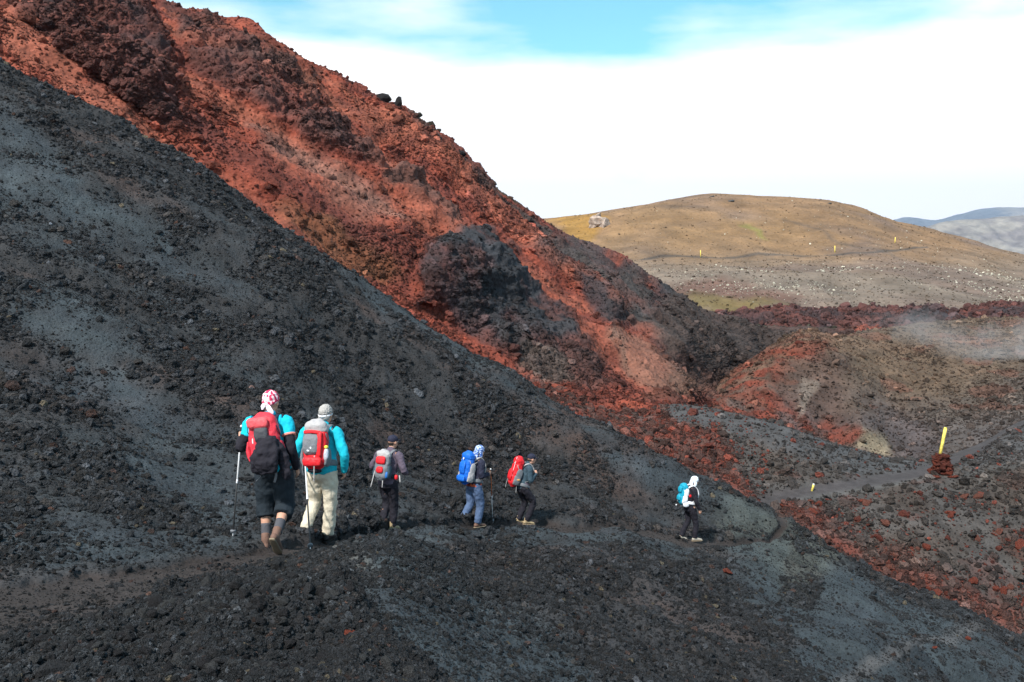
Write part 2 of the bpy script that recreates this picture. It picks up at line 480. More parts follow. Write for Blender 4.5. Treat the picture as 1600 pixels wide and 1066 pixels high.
wu = u + 14 * fbm(np.stack([u / 45, v / 45, 0 * u], -1), 4, 61)
wv = v + 14 * fbm(np.stack([u / 45, v / 45, 0 * u + 5], -1), 4, 62)
pathB = linemask(u + .25 * (wu - u), v + .25 * (wv - v), [(1190,800,12),(1196,785,12),(1215,776,12),(1270,766,11),(1360,752,10),(1440,738,9),(1480,722,9),(1530,694,10),(1580,664,12),(1660,625,14)], 9, 5)
apron = polymask(wu, wv, [(1060,630),(1200,655),(1400,712),(1450,728),(1430,742),(1330,740),(1220,705),(1130,670),(1050,650)], 10)
red1 = polymask(wu, wv, [(380,300),(900,560),(1010,636),(1080,650),(1130,690),(1150,740),(1185,790),(1190,830),(1000,760),(700,600)], 16)
red2 = polymask(wu, wv, [(1200,780),(1290,790),(1370,850),(1480,900),(1590,960),(1640,1100),(1600,1030),(1390,930),(1250,850)], 16)
redn = fbm(X * 0.45, 4, 63)
redz = np.clip(red1 * 0.9 + red2 * 0.85 + 0.25 * (redn > 0.25) * (v > 740), 0, 1) * (1 - apron) * (1 - pathB)
slate = polymask(wu, wv, [(1540,640),(1640,600),(1700,680),(1600,720),(1480,740)], 20)
rgh = np.clip(0.35 + 0.6 * redz + 0.4 * fbm(X * .6, 3, 64) - apron * 0.6, 0, 1) * (1 - pathB)
B.displace(rgh * (0.10 * ridged(X * 1.1, 4, 65) + 0.06 * fbm(X * 3, 3, 66)) + 0.15 * fbm(X * 0.3, 3, 67) * (1 - pathB) - 0.06 * pathB)
X = B.X
C = np.zeros(u.shape + (3,)) + colr(.052, .041, .036)
C = lerp3(C, colr(.056, .056, .057), np.clip(0.5 + fbm(X * 0.5, 3, 68), 0, 1) * 0.6)
C = lerp3(C, colr(.125, .033, .022), redz * np.clip(0.75 + 0.6 * fbm(X * 1.2, 3, 69), 0, 1))
C = lerp3(C, colr(.058, .060, .065), apron * 0.7)
C = lerp3(C, colr(.060, .055, .050), polymask(wu, wv, [(1440,730),(1560,680),(1700,620),(1700,760),(1500,760)], 20) * 0.5)
C = lerp3(C, colr(.062, .063, .070), slate * 0.5)
C = lerp3(C, colr(.050, .044, .046), pathB * 0.95)
C = lerp3(C, colr(.088, .086, .084), linemask(u, v, [(1250,778,3),(1360,762,4),(1450,748,4)], 4, 4) * 0.6)
C *= (1 + 0.25 * fbm(X * 1.6, 3, 70))[..., None]
B.C = np.clip(C, .008, 1)
B.rough = rgh; B.redz = redz; B.apron = apron
matB = mat_ground('cinder_ground', 12.0, 0.03, grain=0.45)
fselB = pathB[:-1, :-1] > 0.5
B.obj('path', bpy.data.materials['trodden_cinder'], fselB)
B.obj('cinder_ground', matB, ~fselB)

# ---- C: the red crater wall
Cm = Sheet(-450, 1520, 900, [
    [(-500,-60,45),(0,230,45),(560,560,46),(860,740,46),(1000,760,48),(1110,700,60),(1200,680,86),(1300,660,94),(1600,640,98)],
    [(-500,-130,50),(0,120,50),(270,255,50),(560,455,50),(800,600,50),(900,642,50),(1000,662,51),(1060,650,54),(1110,622,68),(1200,590,93),(1300,570,100),(1600,560,104)],
    [(-500,-400,96),(0,-120,92),(190,0,88),(240,17,88),(300,36,87),(345,43,87),(385,45,87),(412,60,86),(455,97,85),(485,103,85),(520,112,85),(560,140,84),(600,160,84),(625,168,84),(650,182,84),(690,213,84),(725,246,84),(760,281,85),(800,311,86),(860,352,88),(880,367,90),(920,386,92),(960,403,94),(1000,427,96),(1050,462,99),(1100,486,103),(1150,504,107),(1200,511,110),(1260,513,111),(1330,515,112),(1600,520,114)],
    (2, 6.0, -1.6),
    (2, 18.0, -12.0),
    (2, 60.0, -45.0),
], [30, 470, 14, 8, 4])
u, v, T = Cm.u, Cm.v, Cm.T
onf = sstep(0.8, 1.1, T) * (1 - sstep(1.9, 2.02, T))
wu = u + 14 * fbm(np.stack([u / 40, v / 40, 0 * u], -1), 5, 71)
wv = v + 14 * fbm(np.stack([u / 40, v / 40, 0 * u + 5], -1), 5, 72)
F1 = [(652,470),(664,425),(680,385),(705,362),(745,351),(785,358),(797,385),(825,425),(870,480),(935,560),(955,605),(905,612),(850,590),(790,560),(735,512),(690,484)]
F2 = [(808,372),(850,360),(900,382),(1000,430),(1100,488),(1210,513),(1300,520),(1190,560),(1150,590),(1090,560),(1040,530),(985,490),(960,500),(930,450),(860,405)]
F3 = [(20,30),(90,-30),(190,-10),(240,50),(272,95),(278,205),(235,190),(170,150),(110,95),(60,70)]
F4 = [(255,20),(330,35),(400,60),(455,100),(520,180),(575,230),(590,262),(520,235),(430,190),(370,150),(320,110),(285,70)]
F5 = [(620,270),(690,300),(730,335),(700,350),(650,320),(600,280)]
chute = np.zeros_like(u)
for pts in ([(0,20),(30,30),(120,130),(300,250),(280,262),(120,165),(0,75)], [(470,110),(520,150),(620,250),(730,340),(800,370),(760,385),(660,345),(560,240)], [(400,215),(470,260),(640,360),(600,370),(520,330),(430,265)], [(290,230),(340,260),(520,400),(480,390),(350,300)], [(770,375),(830,420),(900,490),(960,540),(940,560),(860,500)], [(960,500),(1040,540),(1060,625),(1000,580)]):
    chute = np.maximum(chute, polymask(wu, wv, pts, 7))
m1 = polymask(wu, wv, F1, 9); m2 = polymask(wu, wv, F2, 14); m3 = polymask(wu, wv, F3, 9); m4 = polymask(wu, wv, F4, 12); m5 = polymask(wu, wv, F5, 9)
M1 = polymask(u, v, F1, 22); M2 = polymask(u, v, F2, 26); M3 = polymask(u, v, F3, 16); M4 = polymask(u, v, F4, 22)
bulge = (M1 * 3.4 * (1 - sstep(390, 500, v)) + M1 * .6 * (1 - sstep(480, 600, v)) + M2 * 2.4 + M3 * 2.4 * (1 - 0.8 * sstep(90, 200, v)) + M4 * 1.8) * onf
# gullies and ribs down the wall
g1 = linemask(u, v, [(500,120),(620,230),(720,330),(800,380),(850,450),(960,560),(1010,620)], 18, 26)
g2 = linemask(u, v, [(60,60),(180,160),(290,260),(420,330)], 16, 22)
g3 = linemask(u, v, [(990,480),(1060,560),(1120,600)], 14, 26)
Cm.Y = Cm.Y - bulge + (g1 * 2.2 + g2 * 2.0 + g3 * 2.5) * onf * (1 - M1)
Cm.rebuild(); X = Cm.X
fal = X[..., 0] * 0.85 - X[..., 2] * 0.5; sco = Cm.Y + bulge
M1c = np.maximum(m1, m2)
crag = np.clip(m1 * 0.42 + m2 * 0.22 + m3 + m4 * 0.95 + m5 * 0.6 + 0.5 * np.clip(fbm(X * 0.09, 3, 73) - 0.1, 0, 1) , 0, 1)
ridgecrag = linemask(u, v, [(380,50),(455,100),(560,142),(620,165),(720,245),(760,285)], 10, 10)
crag = np.maximum(crag, ridgecrag * 0.35)
ribs = fbm(np.stack([sco * 0.22, fal * 0.02, 0 * sco], -1), 4, 74)
strat = fbm(np.stack([X[..., 0] * 0.25, X[..., 1] * 0.25, X[..., 2] * 1.6], -1), 4, 75)
Cm.displace(onf * (0.9 * ribs + 0.5 * fbm(X * 0.25, 3, 76)) * (1 - 0.4 * crag) + (sstep(0.8, 1.1, T) * (T < 4)) * crag * (1 - .6 * sstep(1.85, 2.0, T)) * (0.75 * ridged(X * 0.42, 4, 77) + 0.55 * strat + 0.35 * ridged(X * 1.3, 3, 78)) + 0.12 * ridged(X * 1.1, 4, 79) * (T < 4) + .06 * fbm(X * 3, 2, 80) * (T < 4))
X = Cm.X
red = colr(.195, .045, .027); pink = colr(.235, .074, .046); dred = colr(.070, .022, .019); blk = colr(.028, .029, .034); brn = colr(.090, .052, .040); tan = colr(.150, .115, .088)
st = fbm(np.stack([sco * 0.45, fal * 0.018, 0 * sco], -1), 5, 81)
C = np.zeros(u.shape + (3,)) + red
C = lerp3(C, pink, np.clip(st * 1.9 - 0.1, 0, 1) * 0.85)
C = lerp3(C, dred, np.clip(0.2 + 1.5 * fbm(X * 0.8, 4, 82), 0, 1) * 0.6)
C = lerp3(C, dred, np.clip(-st * 1.3, 0, 1) * 0.6)
orange = polymask(wu, wv, [(420,330),(500,340),(620,420),(560,450),(480,390)], 12)
C = lerp3(C, colr(.13, .060, .028), orange * .6)
for pts, so, k, c in [
    ([(0,20),(30,30),(120,130),(300,250),(280,262),(120,165),(0,75)], 8, 0.75, pink),
    ([(470,110),(520,150),(620,250),(730,340),(800,370),(760,385),(660,345),(560,240)], 12, 0.6, pink),
    ([(385,190),(470,230),(600,320),(640,350),(560,340),(440,250)], 10, 0.6, colr(.17, .10, .08)),
    ([(380,55),(460,100),(520,120),(480,130),(400,95)], 10, 0.5, brn),
    ([(760,370),(830,410),(900,480),(985,520),(1050,600),(1020,640),(940,570),(850,480)], 12, 0.45, colr(.20,.055,.035)),
    ([(960,500),(1040,540),(1090,600),(1060,625),(1010,590),(950,540)], 12, 0.55, tan),
    ([(860,355),(960,405),(1050,460),(1100,490),(1000,440),(900,395)], 7, 0.8, blk),
    ([(640,430),(700,470),(760,530),(840,585),(900,605),(860,620),(740,560),(640,480)], 9, 0.6, red),
    ([(800,545),(850,548),(905,600),(860,605),(800,580)], 8, 0.8, colr(.085, .078, .068))]:
    C = lerp3(C, c, polymask(wu, wv, pts, so) * k)
C = lerp3(C, pink, chute * .35)
C = lerp3(C, blk, m1 * np.clip(0.95 - 0.9 * sstep(480, 600, v) + 0.4 * fbm(X * .5, 3, 83), 0, 1))
C = lerp3(C, colr(.050, .034, .031), m1 * sstep(480, 590, v) * 0.6)
C = lerp3(C, colr(.052, .044, .043), m2 * np.clip(.85 + .5 * fbm(X * .4, 3, 84), 0, 1))
C = lerp3(C, blk, polymask(wu, wv, [(905,430),(945,440),(975,480),(960,500),(930,480)], 9) * 0.8)
C = lerp3(C, blk, polymask(wu, wv, [(1000,440),(1100,488),(1210,512),(1320,517),(1190,560),(1140,575),(1060,530)], 14) * 0.85)
C = lerp3(C, colr(.075, .030, .026), m3 * 0.8)
C = lerp3(C, blk, m3 * np.clip(fbm(X * .45, 3, 85) * 1.5, 0, 1) * 0.6)
C = lerp3(C, colr(.060, .034, .032), m4 * np.clip(.8 + .5 * fbm(X * .4, 3, 86), 0, 1) * 0.85)
C = lerp3(C, colr(.050, .036, .033), m5 * 0.7)
C = lerp3(C, colr(.052, .038, .034), polymask(wu, wv, [(1040,470),(1330,515),(1330,620),(1180,620),(1110,612),(1080,590),(1060,560),(1010,500)], 14) * .85)
crl = linemask(u, v, [(640,178),(690,222),(725,254),(760,289),(800,319),(860,360)], 5, 4)
C = lerp3(C, colr(.035, .038, .036), crl * .8)
C = lerp3(C, brn, polymask(wu, wv, [(1010,570),(1130,590),(1110,625),(1060,640),(1000,640)], 14) * .5)
C = lerp3(C, colr(.040,.045,.030), sstep(1.975, 1.995, T) * (T < 2.3) * 0.75)
C *= (1 + 0.28 * fbm(X * 0.9, 3, 87))[..., None]
Cm.C = np.clip(C, .008, 1)
Cm.crag = crag
Cm.obj('red_crater_wall', mat_ground('red_scoria', 5.0, 0.09, grain=0.4))

# ---- D: brown knoll beyond the gully, running into the plateau on the right
D = Sheet(900, 2050, 520, [
    [(850,760,58),(1100,720,58),(1200,740,58),(1300,780,56),(1400,790,54),(1600,720,56),(2100,640,56)],
    [(850,700,64),(1100,645,64),(1200,690,63),(1300,728,62),(1400,742,60),(1500,712,61),(1600,676,62),(2100,605,62)],
    [(850,660,76),(1060,648,78),(1110,606,79),(1170,568,81),(1220,538,83),(1262,523,85),(1300,527,88),(1350,520,92),(1400,512,97),(1500,503,104),(1600,499,108),(2100,490,110)],
    (2, 9.0, -1.0),
    (2, 30.0, -12.0),
], [20, 250, 16, 6])
u, v, T = D.u, D.v, D.T
onf = sstep(0.7, 1.1, T) * (1 - sstep(1.85, 2.02, T))
D.Y = D.Y - onf * 3.0 * polymask(u, v, [(1240,525),(1330,530),(1360,620),(1380,690),(1340,700),(1300,620)], 35)
D.rebuild(); X = D.X
wu = u + 14 * fbm(np.stack([u / 40, v / 40, 0 * u], -1), 5, 91)
wv = v + 10 * fbm(np.stack([u / 40, v / 40, 0 * u + 5], -1), 5, 92)
rz = polymask(wu, wv, [(1090,625),(1110,600),(1180,560),(1245,525),(1290,532),(1270,560),(1210,600),(1220,640),(1290,690),(1250,710),(1100,650)], 22)
rz2 = polymask(wu, wv, [(1250,665),(1320,655),(1350,670),(1320,700),(1270,700)], 10)
bz = polymask(wu, wv, [(1200,590),(1270,545),(1320,560),(1335,640),(1345,680),(1290,670),(1220,640)], 18)
D.displace((T < 3) * (0.30 * ridged(X * 0.5, 4, 93) * (0.35 + rz) + 0.3 * fbm(X * 0.15, 3, 94) + 0.09 * fbm(X * 1.6, 3, 95)))
X = D.X
C = np.zeros(u.shape + (3,)) + colr(.094, .064, .044)
C = lerp3(C, colr(.066, .054, .055), np.clip(.5 + fbm(X * .12, 4, 96), 0, 1) * sstep(560, 680, v))
C = lerp3(C, colr(.058, .036, .031), bz * .7)
C = lerp3(C, colr(.135, .032, .020), np.clip((rz * .95 + rz2 * .8) * np.clip(.75 + 1.2 * fbm(X * .7, 4, 99), .15, 1), 0, 1))
C = lerp3(C, colr(.17, .14, .098), polymask(wu, wv, [(1330,690),(1350,665),(1395,680),(1400,712),(1370,718)], 9) * .8)
C = lerp3(C, colr(.16, .13, .11), polymask(wu, wv, [(1262,600),(1275,612),(1240,655),(1232,645)], 5) * .7)
C = lerp3(C, colr(.15, .095, .065), linemask(u, v, [(1262,528),(1340,540),(1420,545),(1600,530)], 6, 9) * .6)
C = lerp3(C, colr(.058, .056, .056), polymask(wu, wv, [(1430,640),(1600,570),(1800,560),(1800,700),(1500,720)], 25) * .5)
C = lerp3(C, colr(.12, .05, .035), (fbm(X * .3, 3, 97) > .42) * .5 * (v < 640))
C *= (1 + 0.28 * fbm(X * 1.0, 3, 98))[..., None]
D.C = np.clip(C, .008, 1)
D.obj('brown_knoll', mat_ground('brown_cinder', 5.0, 0.08, grain=0.4))

# ---- lava field
Fd = Sheet(1000, 2050, 420, [
    [(900,560,104),(1400,540,106),(2100,530,108)],
    [(900,505,116),(1150,497,116),(1400,496,118),(2100,486,118)],
    [(900,500,130),(1130,496,130),(1160,489,130),(1250,486,130),(1330,487,130),(1400,483,130),(1450,481,130),(1500,489,130),(1545,479,130),(1600,475,130),(2100,470,130)],
    (2, 8, -1.5),
    (2, 20, -8),
], [10, 60, 20, 6])
X = Fd.X
Fd.displace((Fd.T > .5) * (Fd.T < 3.4) * (1.1 * ridged(X * 0.28, 4, 101) + 0.5 * ridged(X * 0.9, 3, 102)) - .5)
X = Fd.X
C = np.zeros(Fd.u.shape + (3,)) + colr(.095, .035, .030)
C = lerp3(C, colr(.035, .028, .032), np.clip(.5 + 1.4 * fbm(X * .2, 3, 103), 0, 1))
Fd.C = np.clip(C * (1 + .3 * fbm(X, 3, 104))[..., None], .008, 1)
Fd.obj('lava_field', mat_ground('aa_lava', 3.0, 0.2))

# ---- E: the sunlit hill behind
E = Sheet(640, 2100, 640, [
    [(500,560,125),(2200,560,125)],
    [(500,500,140),(1000,492,140),(1150,500,140),(1600,498,145),(2200,520,150)],
    [(500,450,225),(1000,407,225),(1090,398,230),(1200,394,232),(1350,389,235),(1500,402,240),(1600,425,240),(2200,500,245)],
    [(500,430,320),(700,360,320),(865,343,320),(925,334,322),(1000,322,325),(1060,311,330),(1113,305,332),(1200,308,332),(1296,315,330),(1350,331,330),(1400,350,330),(1450,362,328),(1500,375,326),(1600,402,322),(1800,455,320),(2200,520,320)],
    (3, 18, -1.5),
    (3, 80, -20),
    (3, 200, -60),
], [8, 150, 150, 10, 6, 4])
u, v, T = E.u, E.v, E.T
X = E.X
E.displace((T > .6) * (T < 4) * (1.3 * fbm(X * .022, 4, 111) + 0.35 * fbm(X * .12, 3, 112) + .5 * ridged(np.stack([X[..., 0] * .06, X[..., 1] * .012, X[..., 2] * .02], -1), 3, 113)) * (1 - .6 * (T > 2.8)))
X = E.X
wu = u + 22 * fbm(np.stack([u / 60, v / 25, 0 * u], -1), 5, 114)
wv = v + 10 * fbm(np.stack([u / 60, v / 25, 0 * u + 5], -1), 5, 115)
C = np.zeros(u.shape + (3,)) + colr(.185, .112, .062)
C = lerp3(C, colr(.150, .118, .094), sstep(372, 455, wv))
C = lerp3(C, colr(.125, .088, .072), np.clip(fbm(X * .035, 4, 116) * 1.6, 0, 1) * .75)
C = lerp3(C, colr(.26, .14, .025), polymask(wu, wv, [(862,340),(925,335),(940,352),(920,400),(880,372)], 10) * .7)
C = lerp3(C, colr(.19, .115, .05), polymask(wu, wv, [(960,330),(1240,340),(1330,380),(1100,395),(940,400)], 25) * .35)
C = lerp3(C, colr(.16, .15, .04), polymask(wu, wv, [(1160,350),(1180,352),(1205,372),(1190,372)], 4) * .7)
C = lerp3(C, colr(.115, .060, .045), polymask(wu, wv, [(1040,455),(1140,452),(1260,478),(1170,492),(1060,480)], 9) * .8)
C = lerp3(C, colr(.115, .088, .030), polymask(wu, wv, [(1060,470),(1140,472),(1230,486),(1150,496),(1070,490)], 7) * .75)
trE = linemask(u, v, [(1000,407),(1030,401),(1093,398),(1200,394),(1303,391),(1400,388),(1450,384)], 1.2, .9)
C = lerp3(C, colr(.055, .048, .045), trE * .75)
C = lerp3(C, colr(.06, .052, .048), linemask(wu, v, [(1230,345),(1310,372),(1400,400)], 1.5, 2) * .5)
C *= (1 + 0.22 * fbm(X * .15, 4, 117))[..., None]
E.C = np.clip(C, .008, 1)
E.obj('ochre_hill', mat_ground('mossy_cinder', 1.2, 0.15, grain=0.3))

# ---- far mountains and the low ground
def mountain(name, crest, Y0, c, seed, amp):
    S = Sheet(1000, 2400, 360, [[(a, 440, Y0 * .8) for a in (1000, 2400)], [(a, max(b + 26, 404), Y0 * .9) for a, b in crest], [(a, b, Y0) for a, b in crest], (2, Y0 * .05, -60), (2, Y0 * .2, -300)], [20, 60, 10, 4])
    S.displace((S.T > .5) * (S.T < 3.5) * amp * (ridged(S.X * (8.0 / Y0), 5, seed) - .5) * (0.3 + .7 * (S.T < 1.8)))
    C = np.zeros(S.u.shape + (3,)) + colr(*c)
    C = lerp3(C, colr(.22, .20, .17), np.clip(fbm(S.X * (30.0 / Y0), 4, seed + 3) * 1.8, 0, 1) * .7)
    S.C = C
    S.obj(name, mat_ground(name + '_rock', 0.02, 4))
mountain('distant_mountains', [(1000,405),(1250,395),(1400,368),(1440,357),(1480,347),(1540,341),(1600,336),(1700,332),(1900,345),(2400,390)], 5200, (.13, .115, .11), 121, 60)
mountain('distant_mountains', [(1000,395),(1250,380),(1370,352),(1420,336),(1460,342),(1500,334),(1545,325),(1600,324),(1750,328),(2400,370)], 12500, (.10, .11, .12), 131, 120)
me = np_mesh('ground', np.array([[-14000, -300, -34.], [14000, -300, -34], [14000, 15500, -34], [-14000, 15500, -34]]) + 0, np.array([[0, 1, 2, 3]]), np.tile(colr(.09, .085, .08), (4, 1)))
add_mesh_obj('ground', me, mat_ground('plain_gravel', 0.05, 1), 'structure')

# ------------------------------------------------------------------ loose stones
def rock_mesh(name, seed, sub=2, flat=0.75, pits=0.10, cuts=7):
    r = np.random.default_rng(seed)
    bm = bmesh.new(); bmesh.ops.create_icosphere(bm, subdivisions=sub, radius=1.0)
    V = np.array([v.co[:] for v in bm.verts])
    for i in range(cuts):
        n = r.normal(size=3); n /= np.linalg.norm(n)
        d = 0.55 + 0.3 * r.random()
        e = V @ n - d
        V = V - np.where(e > 0, e, 0)[:, None] * n
    V *= 1 + pits * 2.2 * fbm(V * 1.3 + seed, 3, seed)[:, None] + pits * r.normal(size=(len(V), 1)) * 0.5
    V *= np.array([1.0, 0.75 + .3 * r.random(), flat * (0.75 + .4 * r.random())])
    for v, c in zip(bm.verts, V): v.co = c
    me = bpy.data.meshes.new(name); bm.to_mesh(me); bm.free()
    return me
def mat_stone(name, at='INSTANCER'):
    m = mat_ground(name, 3.0, 0.12, attr_type=at, grain=0.35)
    return m
mat_inst = mat_stone('loose_stone')
protos = bpy.data.collections.new('stone_shapes')
for i in range(9):
    me = rock_mesh('stone_shape', 200 + i, sub=2 if i < 6 else 1, flat=.8)
    me.materials.append(mat_inst)
    o = bpy.data.objects.new('stone_shape', me); protos.objects.link(o)

ng = bpy.data.node_groups.new('scatter_stones', 'GeometryNodeTree')
ng.interface.new_socket('Geometry', in_out='INPUT', socket_type='NodeSocketGeometry')
ng.interface.new_socket('Geometry', in_out='OUTPUT', socket_type='NodeSocketGeometry')
gi = ng.nodes.new('NodeGroupInput'); go = ng.nodes.new('NodeGroupOutput')
ci = ng.nodes.new('GeometryNodeCollectionInfo'); ci.inputs['Collection'].default_value = protos
ci.inputs['Separate Children'].default_value = True; ci.inputs['Reset Children'].default_value = True
ip = ng.nodes.new('GeometryNodeInstanceOnPoints'); ip.inputs['Pick Instance'].default_value = True
def nattr(name, dt):
    n = ng.nodes.new('GeometryNodeInputNamedAttribute'); n.data_type = dt; n.inputs['Name'].default_value = name; return n
aS = nattr('size', 'FLOAT_VECTOR'); aR = nattr('turn', 'FLOAT_VECTOR'); aI = nattr('pick', 'INT')
er = ng.nodes.new('FunctionNodeEulerToRotation')
L(ng, gi.outputs[0], ip.inputs['Points']); L(ng, ci.outputs[0], ip.inputs['Instance'])
L(ng, aI.outputs['Attribute'], ip.inputs['Instance Index'])
L(ng, aR.outputs['Attribute'], er.inputs[0]); L(ng, er.outputs[0], ip.inputs['Rotation'])
L(ng, aS.outputs['Attribute'], ip.inputs['Scale'])
L(ng, ip.outputs[0], go.inputs[0])

def scatter_obj(name, label, cat, pts, size, colors, rng, squash=1.0):
    n = len(pts)
    me = bpy.data.meshes.new(name)
    me.vertices.add(n)
    sz = size[:, None] * 0.5 * (0.75 + 0.5 * rng.random((n, 3))) * np.array([1, 1, squash])
    pts = pts + np.array([0, 0, 1.0]) * (sz[:, 2:3] * 0.25)
    me.vertices.foreach_set('co', pts.astype(np.float32).ravel())
    def pa(nm, ty, dat, key='vector'):
        a = me.attributes.new(nm, ty, 'POINT'); a.data.foreach_set(key, dat.ravel())
    pa('size', 'FLOAT_VECTOR', sz.astype(np.float32))
    pa('turn', 'FLOAT_VECTOR', (rng.random((n, 3)) * np.array([.9, .9, 6.28])).astype(np.float32))
    pa('pick', 'INT', rng.integers(0, 9, n).astype(np.int32), 'value')
    c = np.ones((n, 4), np.float32); c[:, :3] = np.clip(colors, .008, 1)
    pa('albedo', 'FLOAT_COLOR', c, 'color')
    o = bpy.data.objects.new(name, me); col.objects.link(o)
    o['kind'] = 'stuff'; o['label'] = label; o['category'] = cat
    md = o.modifiers.new('scatter', 'NODES'); md.node_group = ng
    return o

rng = np.random.default_rng(7)
def tint(c, base, m, var=0.35):
    """stone colour: part ground colour, part its own"""
    n = len(c)
    k = np.exp(rng.normal(size=(n, 1)) * var)
    return (c * (1 - m) + base * m) * k
# black clinker on the near slope
dens = np.clip(A.rough, 0, 1) ** 1.3 * (1 - A.pth) * (1 - .6 * A_verge) + 0.035 * (1 - A.pth) + .02
lump = np.clip(0.35 + 1.3 * fbm(A.X * 0.8, 3, 141), 0.05, 1.6)
p, sz, c, uu, vv = A.scatter(250000, dens * lump, rng, 6.9, 0.9, pw=0.97, smin_px=2.1, base=0.035, smax=0.34, alpha=2.5)
cc = tint(c, colr(.040, .043, .050), .75, .42)
cc *= np.where((np.random.default_rng(3).random((len(p), 1)) < .15), colr(1.15, .98, .85), colr(1, 1, 1))
rr = rng.random(len(p))
cc[rr < .025] *= colr(1.9, 1.1, .85); cc[rr > .993] = colr(.15, .125, .09)
fg = vv > 870 + 0 * uu
sel = ~((uu > 395) & (uu < 530) & (vv > 840) & (vv < 890) & (sz * F / p[:, 1] > 4)) & ~((sz * F / p[:, 1] > 17) & (vv > 850) & (uu > -20) & (uu < 1620) & (vv < 1070))
scatter_obj('clinker_rubble', 'loose black clinker covering the near slope in patches', 'rubble', p[sel], sz[sel], cc[sel], rng, .9)
pg, sg, cg, ug, vg = A.scatter(150000, np.ones(A.u.shape) * (1 - .55 * A.pth), rng, 6.9, 0.9, pw=1.0, smin_px=1.4, base=0.012, smax=0.08, alpha=3.5)
scatter_obj('gravel', 'fine black and grey cinder grit over the near slope', 'gravel', pg, sg, tint(cg, colr(.055, .058, .064), .45, .5), rng, .8)
# heaped foreground stones
densF = rocky_d = polymask(A.u, A.v, [(330,928),(470,896),(545,896),(560,950),(600,1010),(690,1100),(-200,1300),(-200,1070),(60,1020),(220,955)], 34) * (0.4 + np.clip(fbm(A.X * 1.3, 3, 142), -.2, .6)) * (1 - A.pth)
p2, s2, c2, u2, v2 = A.scatter(17000, densF, rng, 4, 0.6, pw=0.9, smin_px=3.6, base=0.018, smax=0.12, alpha=2.5)
cc2 = tint(c2, colr(.053, .058, .066), .85, .55)
r2 = rng.random(len(p2)); cc2[r2 < .03] *= colr(2.0, 1.1, .8)
big = np.zeros(len(p2), bool); order = np.argsort(-s2 / p2[:, 1])
inside = (u2 > 0) & (u2 < 1600) & (v2 < 1060)
bigidx = [k for k in order if inside[k]][:230]
big[bigidx] = True
scatter_obj('rock_heap', 'small black lava stones heaped beside the path in the foreground', 'rubble', p2[~big], s2[~big], cc2[~big], rng)
# red and black rubble in the middle ground
B_p = linemask(B.u, B.v, [(1196,785,9),(1215,776,9),(1270,766,9),(1360,752,9),(1440,738,8),(1480,722,8),(1530,694,8),(1580,664,9),(1660,625,11)], 9, 3)
dB = (1 - .93 * B_p) * np.clip(B.redz * 1.2 + 0.3 * B.rough, 0, 1) * (1 - 0.85 * B.apron) * np.clip(.5 + 1.0 * fbm(B.X * .5, 3, 143), .1, 1.5) + .10 * (1 - B_p)
p3, s3, c3, u3, v3 = B.scatter(60000, dB, rng, 3.3, 0.6, pw=0.97, smin_px=2.1, base=0.07, smax=0.75, alpha=2.3)
cc3 = tint(c3, colr(.056, .044, .040), .35, .42)
isr = rng.random(len(p3)) < np.where((v3 > 770) & (u3 > 1230), .22, np.where(u3 < 1200, .3, .05))
cc3[isr] = tint(c3[isr], colr(.18, .045, .030), .85, .3)
redbig = isr & (u3 > 1200) & (v3 > 770) & (u3 < 1600) & (s3 * F / p3[:, 1] > 11)
cand = np.where(redbig)[0]; cand = cand[np.argsort(-s3[cand])][:110]
rb = np.zeros(len(p3), bool); rb[cand] = True
scatter_obj('scoria_rubble', 'red and black scoria rubble spread below the crater wall', 'rubble', p3[~rb], s3[~rb], cc3[~rb], rng, .85)
# rubble on the red wall
dC = np.clip(.30 + 1.4 * fbm(Cm.X * .15, 4, 144) + .6 * Cm.crag, .03, 1.4) * (1 - .85 * sstep(1.86, 1.97, Cm.T))
p4, s4, c4, u4, v4 = Cm.scatter(78000, (dC + .12) * (1 - .55 * M1c) * (1 - .75 * chute), rng, 2.4, 0.7, pw=1.0, smin_px=1.9, base=0.1, smax=1.0, alpha=2.6)
scatter_obj('wall_rubble', 'red and dark scoria blocks lying on the crater wall', 'rubble', p4, s4, tint(c4, colr(.07, .036, .032), .08, .36), rng, .8)
p5, s5, c5, u5, v5 = D.scatter(27000, np.ones(D.u.shape) * np.clip(.5 + 1.0 * fbm(D.X * .2, 3, 145), .3, 1.2), rng, 2.5, 0.7, pw=.97, smin_px=1.5, base=0.1, smax=.8, alpha=2.6)
scatter_obj('knoll_rubble', 'small brown and dark stones scattered on the knoll', 'rubble', p5, s5, tint(c5, colr(.08, .048, .036), .3, .45), rng, .8)
p6, s6, c6, u6, v6 = Fd.scatter(6000, np.ones(Fd.u.shape), rng, 2.6, 0.4, pw=.9, smin_px=3.0, base=0.3, smax=1.6, alpha=2.5)
scatter_obj('lava_blocks', 'jagged dark red blocks along the edge of the lava field', 'rubble', p6, s6, tint(c6, colr(.06, .03, .028), .4, .35), rng, 1.0)
dE = np.clip(.15 + 1.0 * fbm(E.X * .03, 3, 146), .02, 1) * (sstep(400, 430, E.v) + .05 + .8 * polymask(E.u, E.v, [(980,375),(1060,365),(1120,410),(1000,420)], 15)) * (1 - .8 * sstep(470, 480, E.v) * (E.u < 1250)) * (.35 + sstep(1000, 1350, E.u))
p7, s7, c7, u7, v7 = E.scatter(2600, dE, rng, 2.9, 0.9, pw=1.1, smin_px=1.35, base=0.18, smax=.75, alpha=2.8)
scatter_obj('pale_stones', 'pale stones sprinkled over the lower face of the far hill', 'stones', p7, s7, np.tile(colr(.62, .58, .48), (len(p7), 1)) * (.5 + .6 * rng.random((len(p7), 1))), rng, .8)
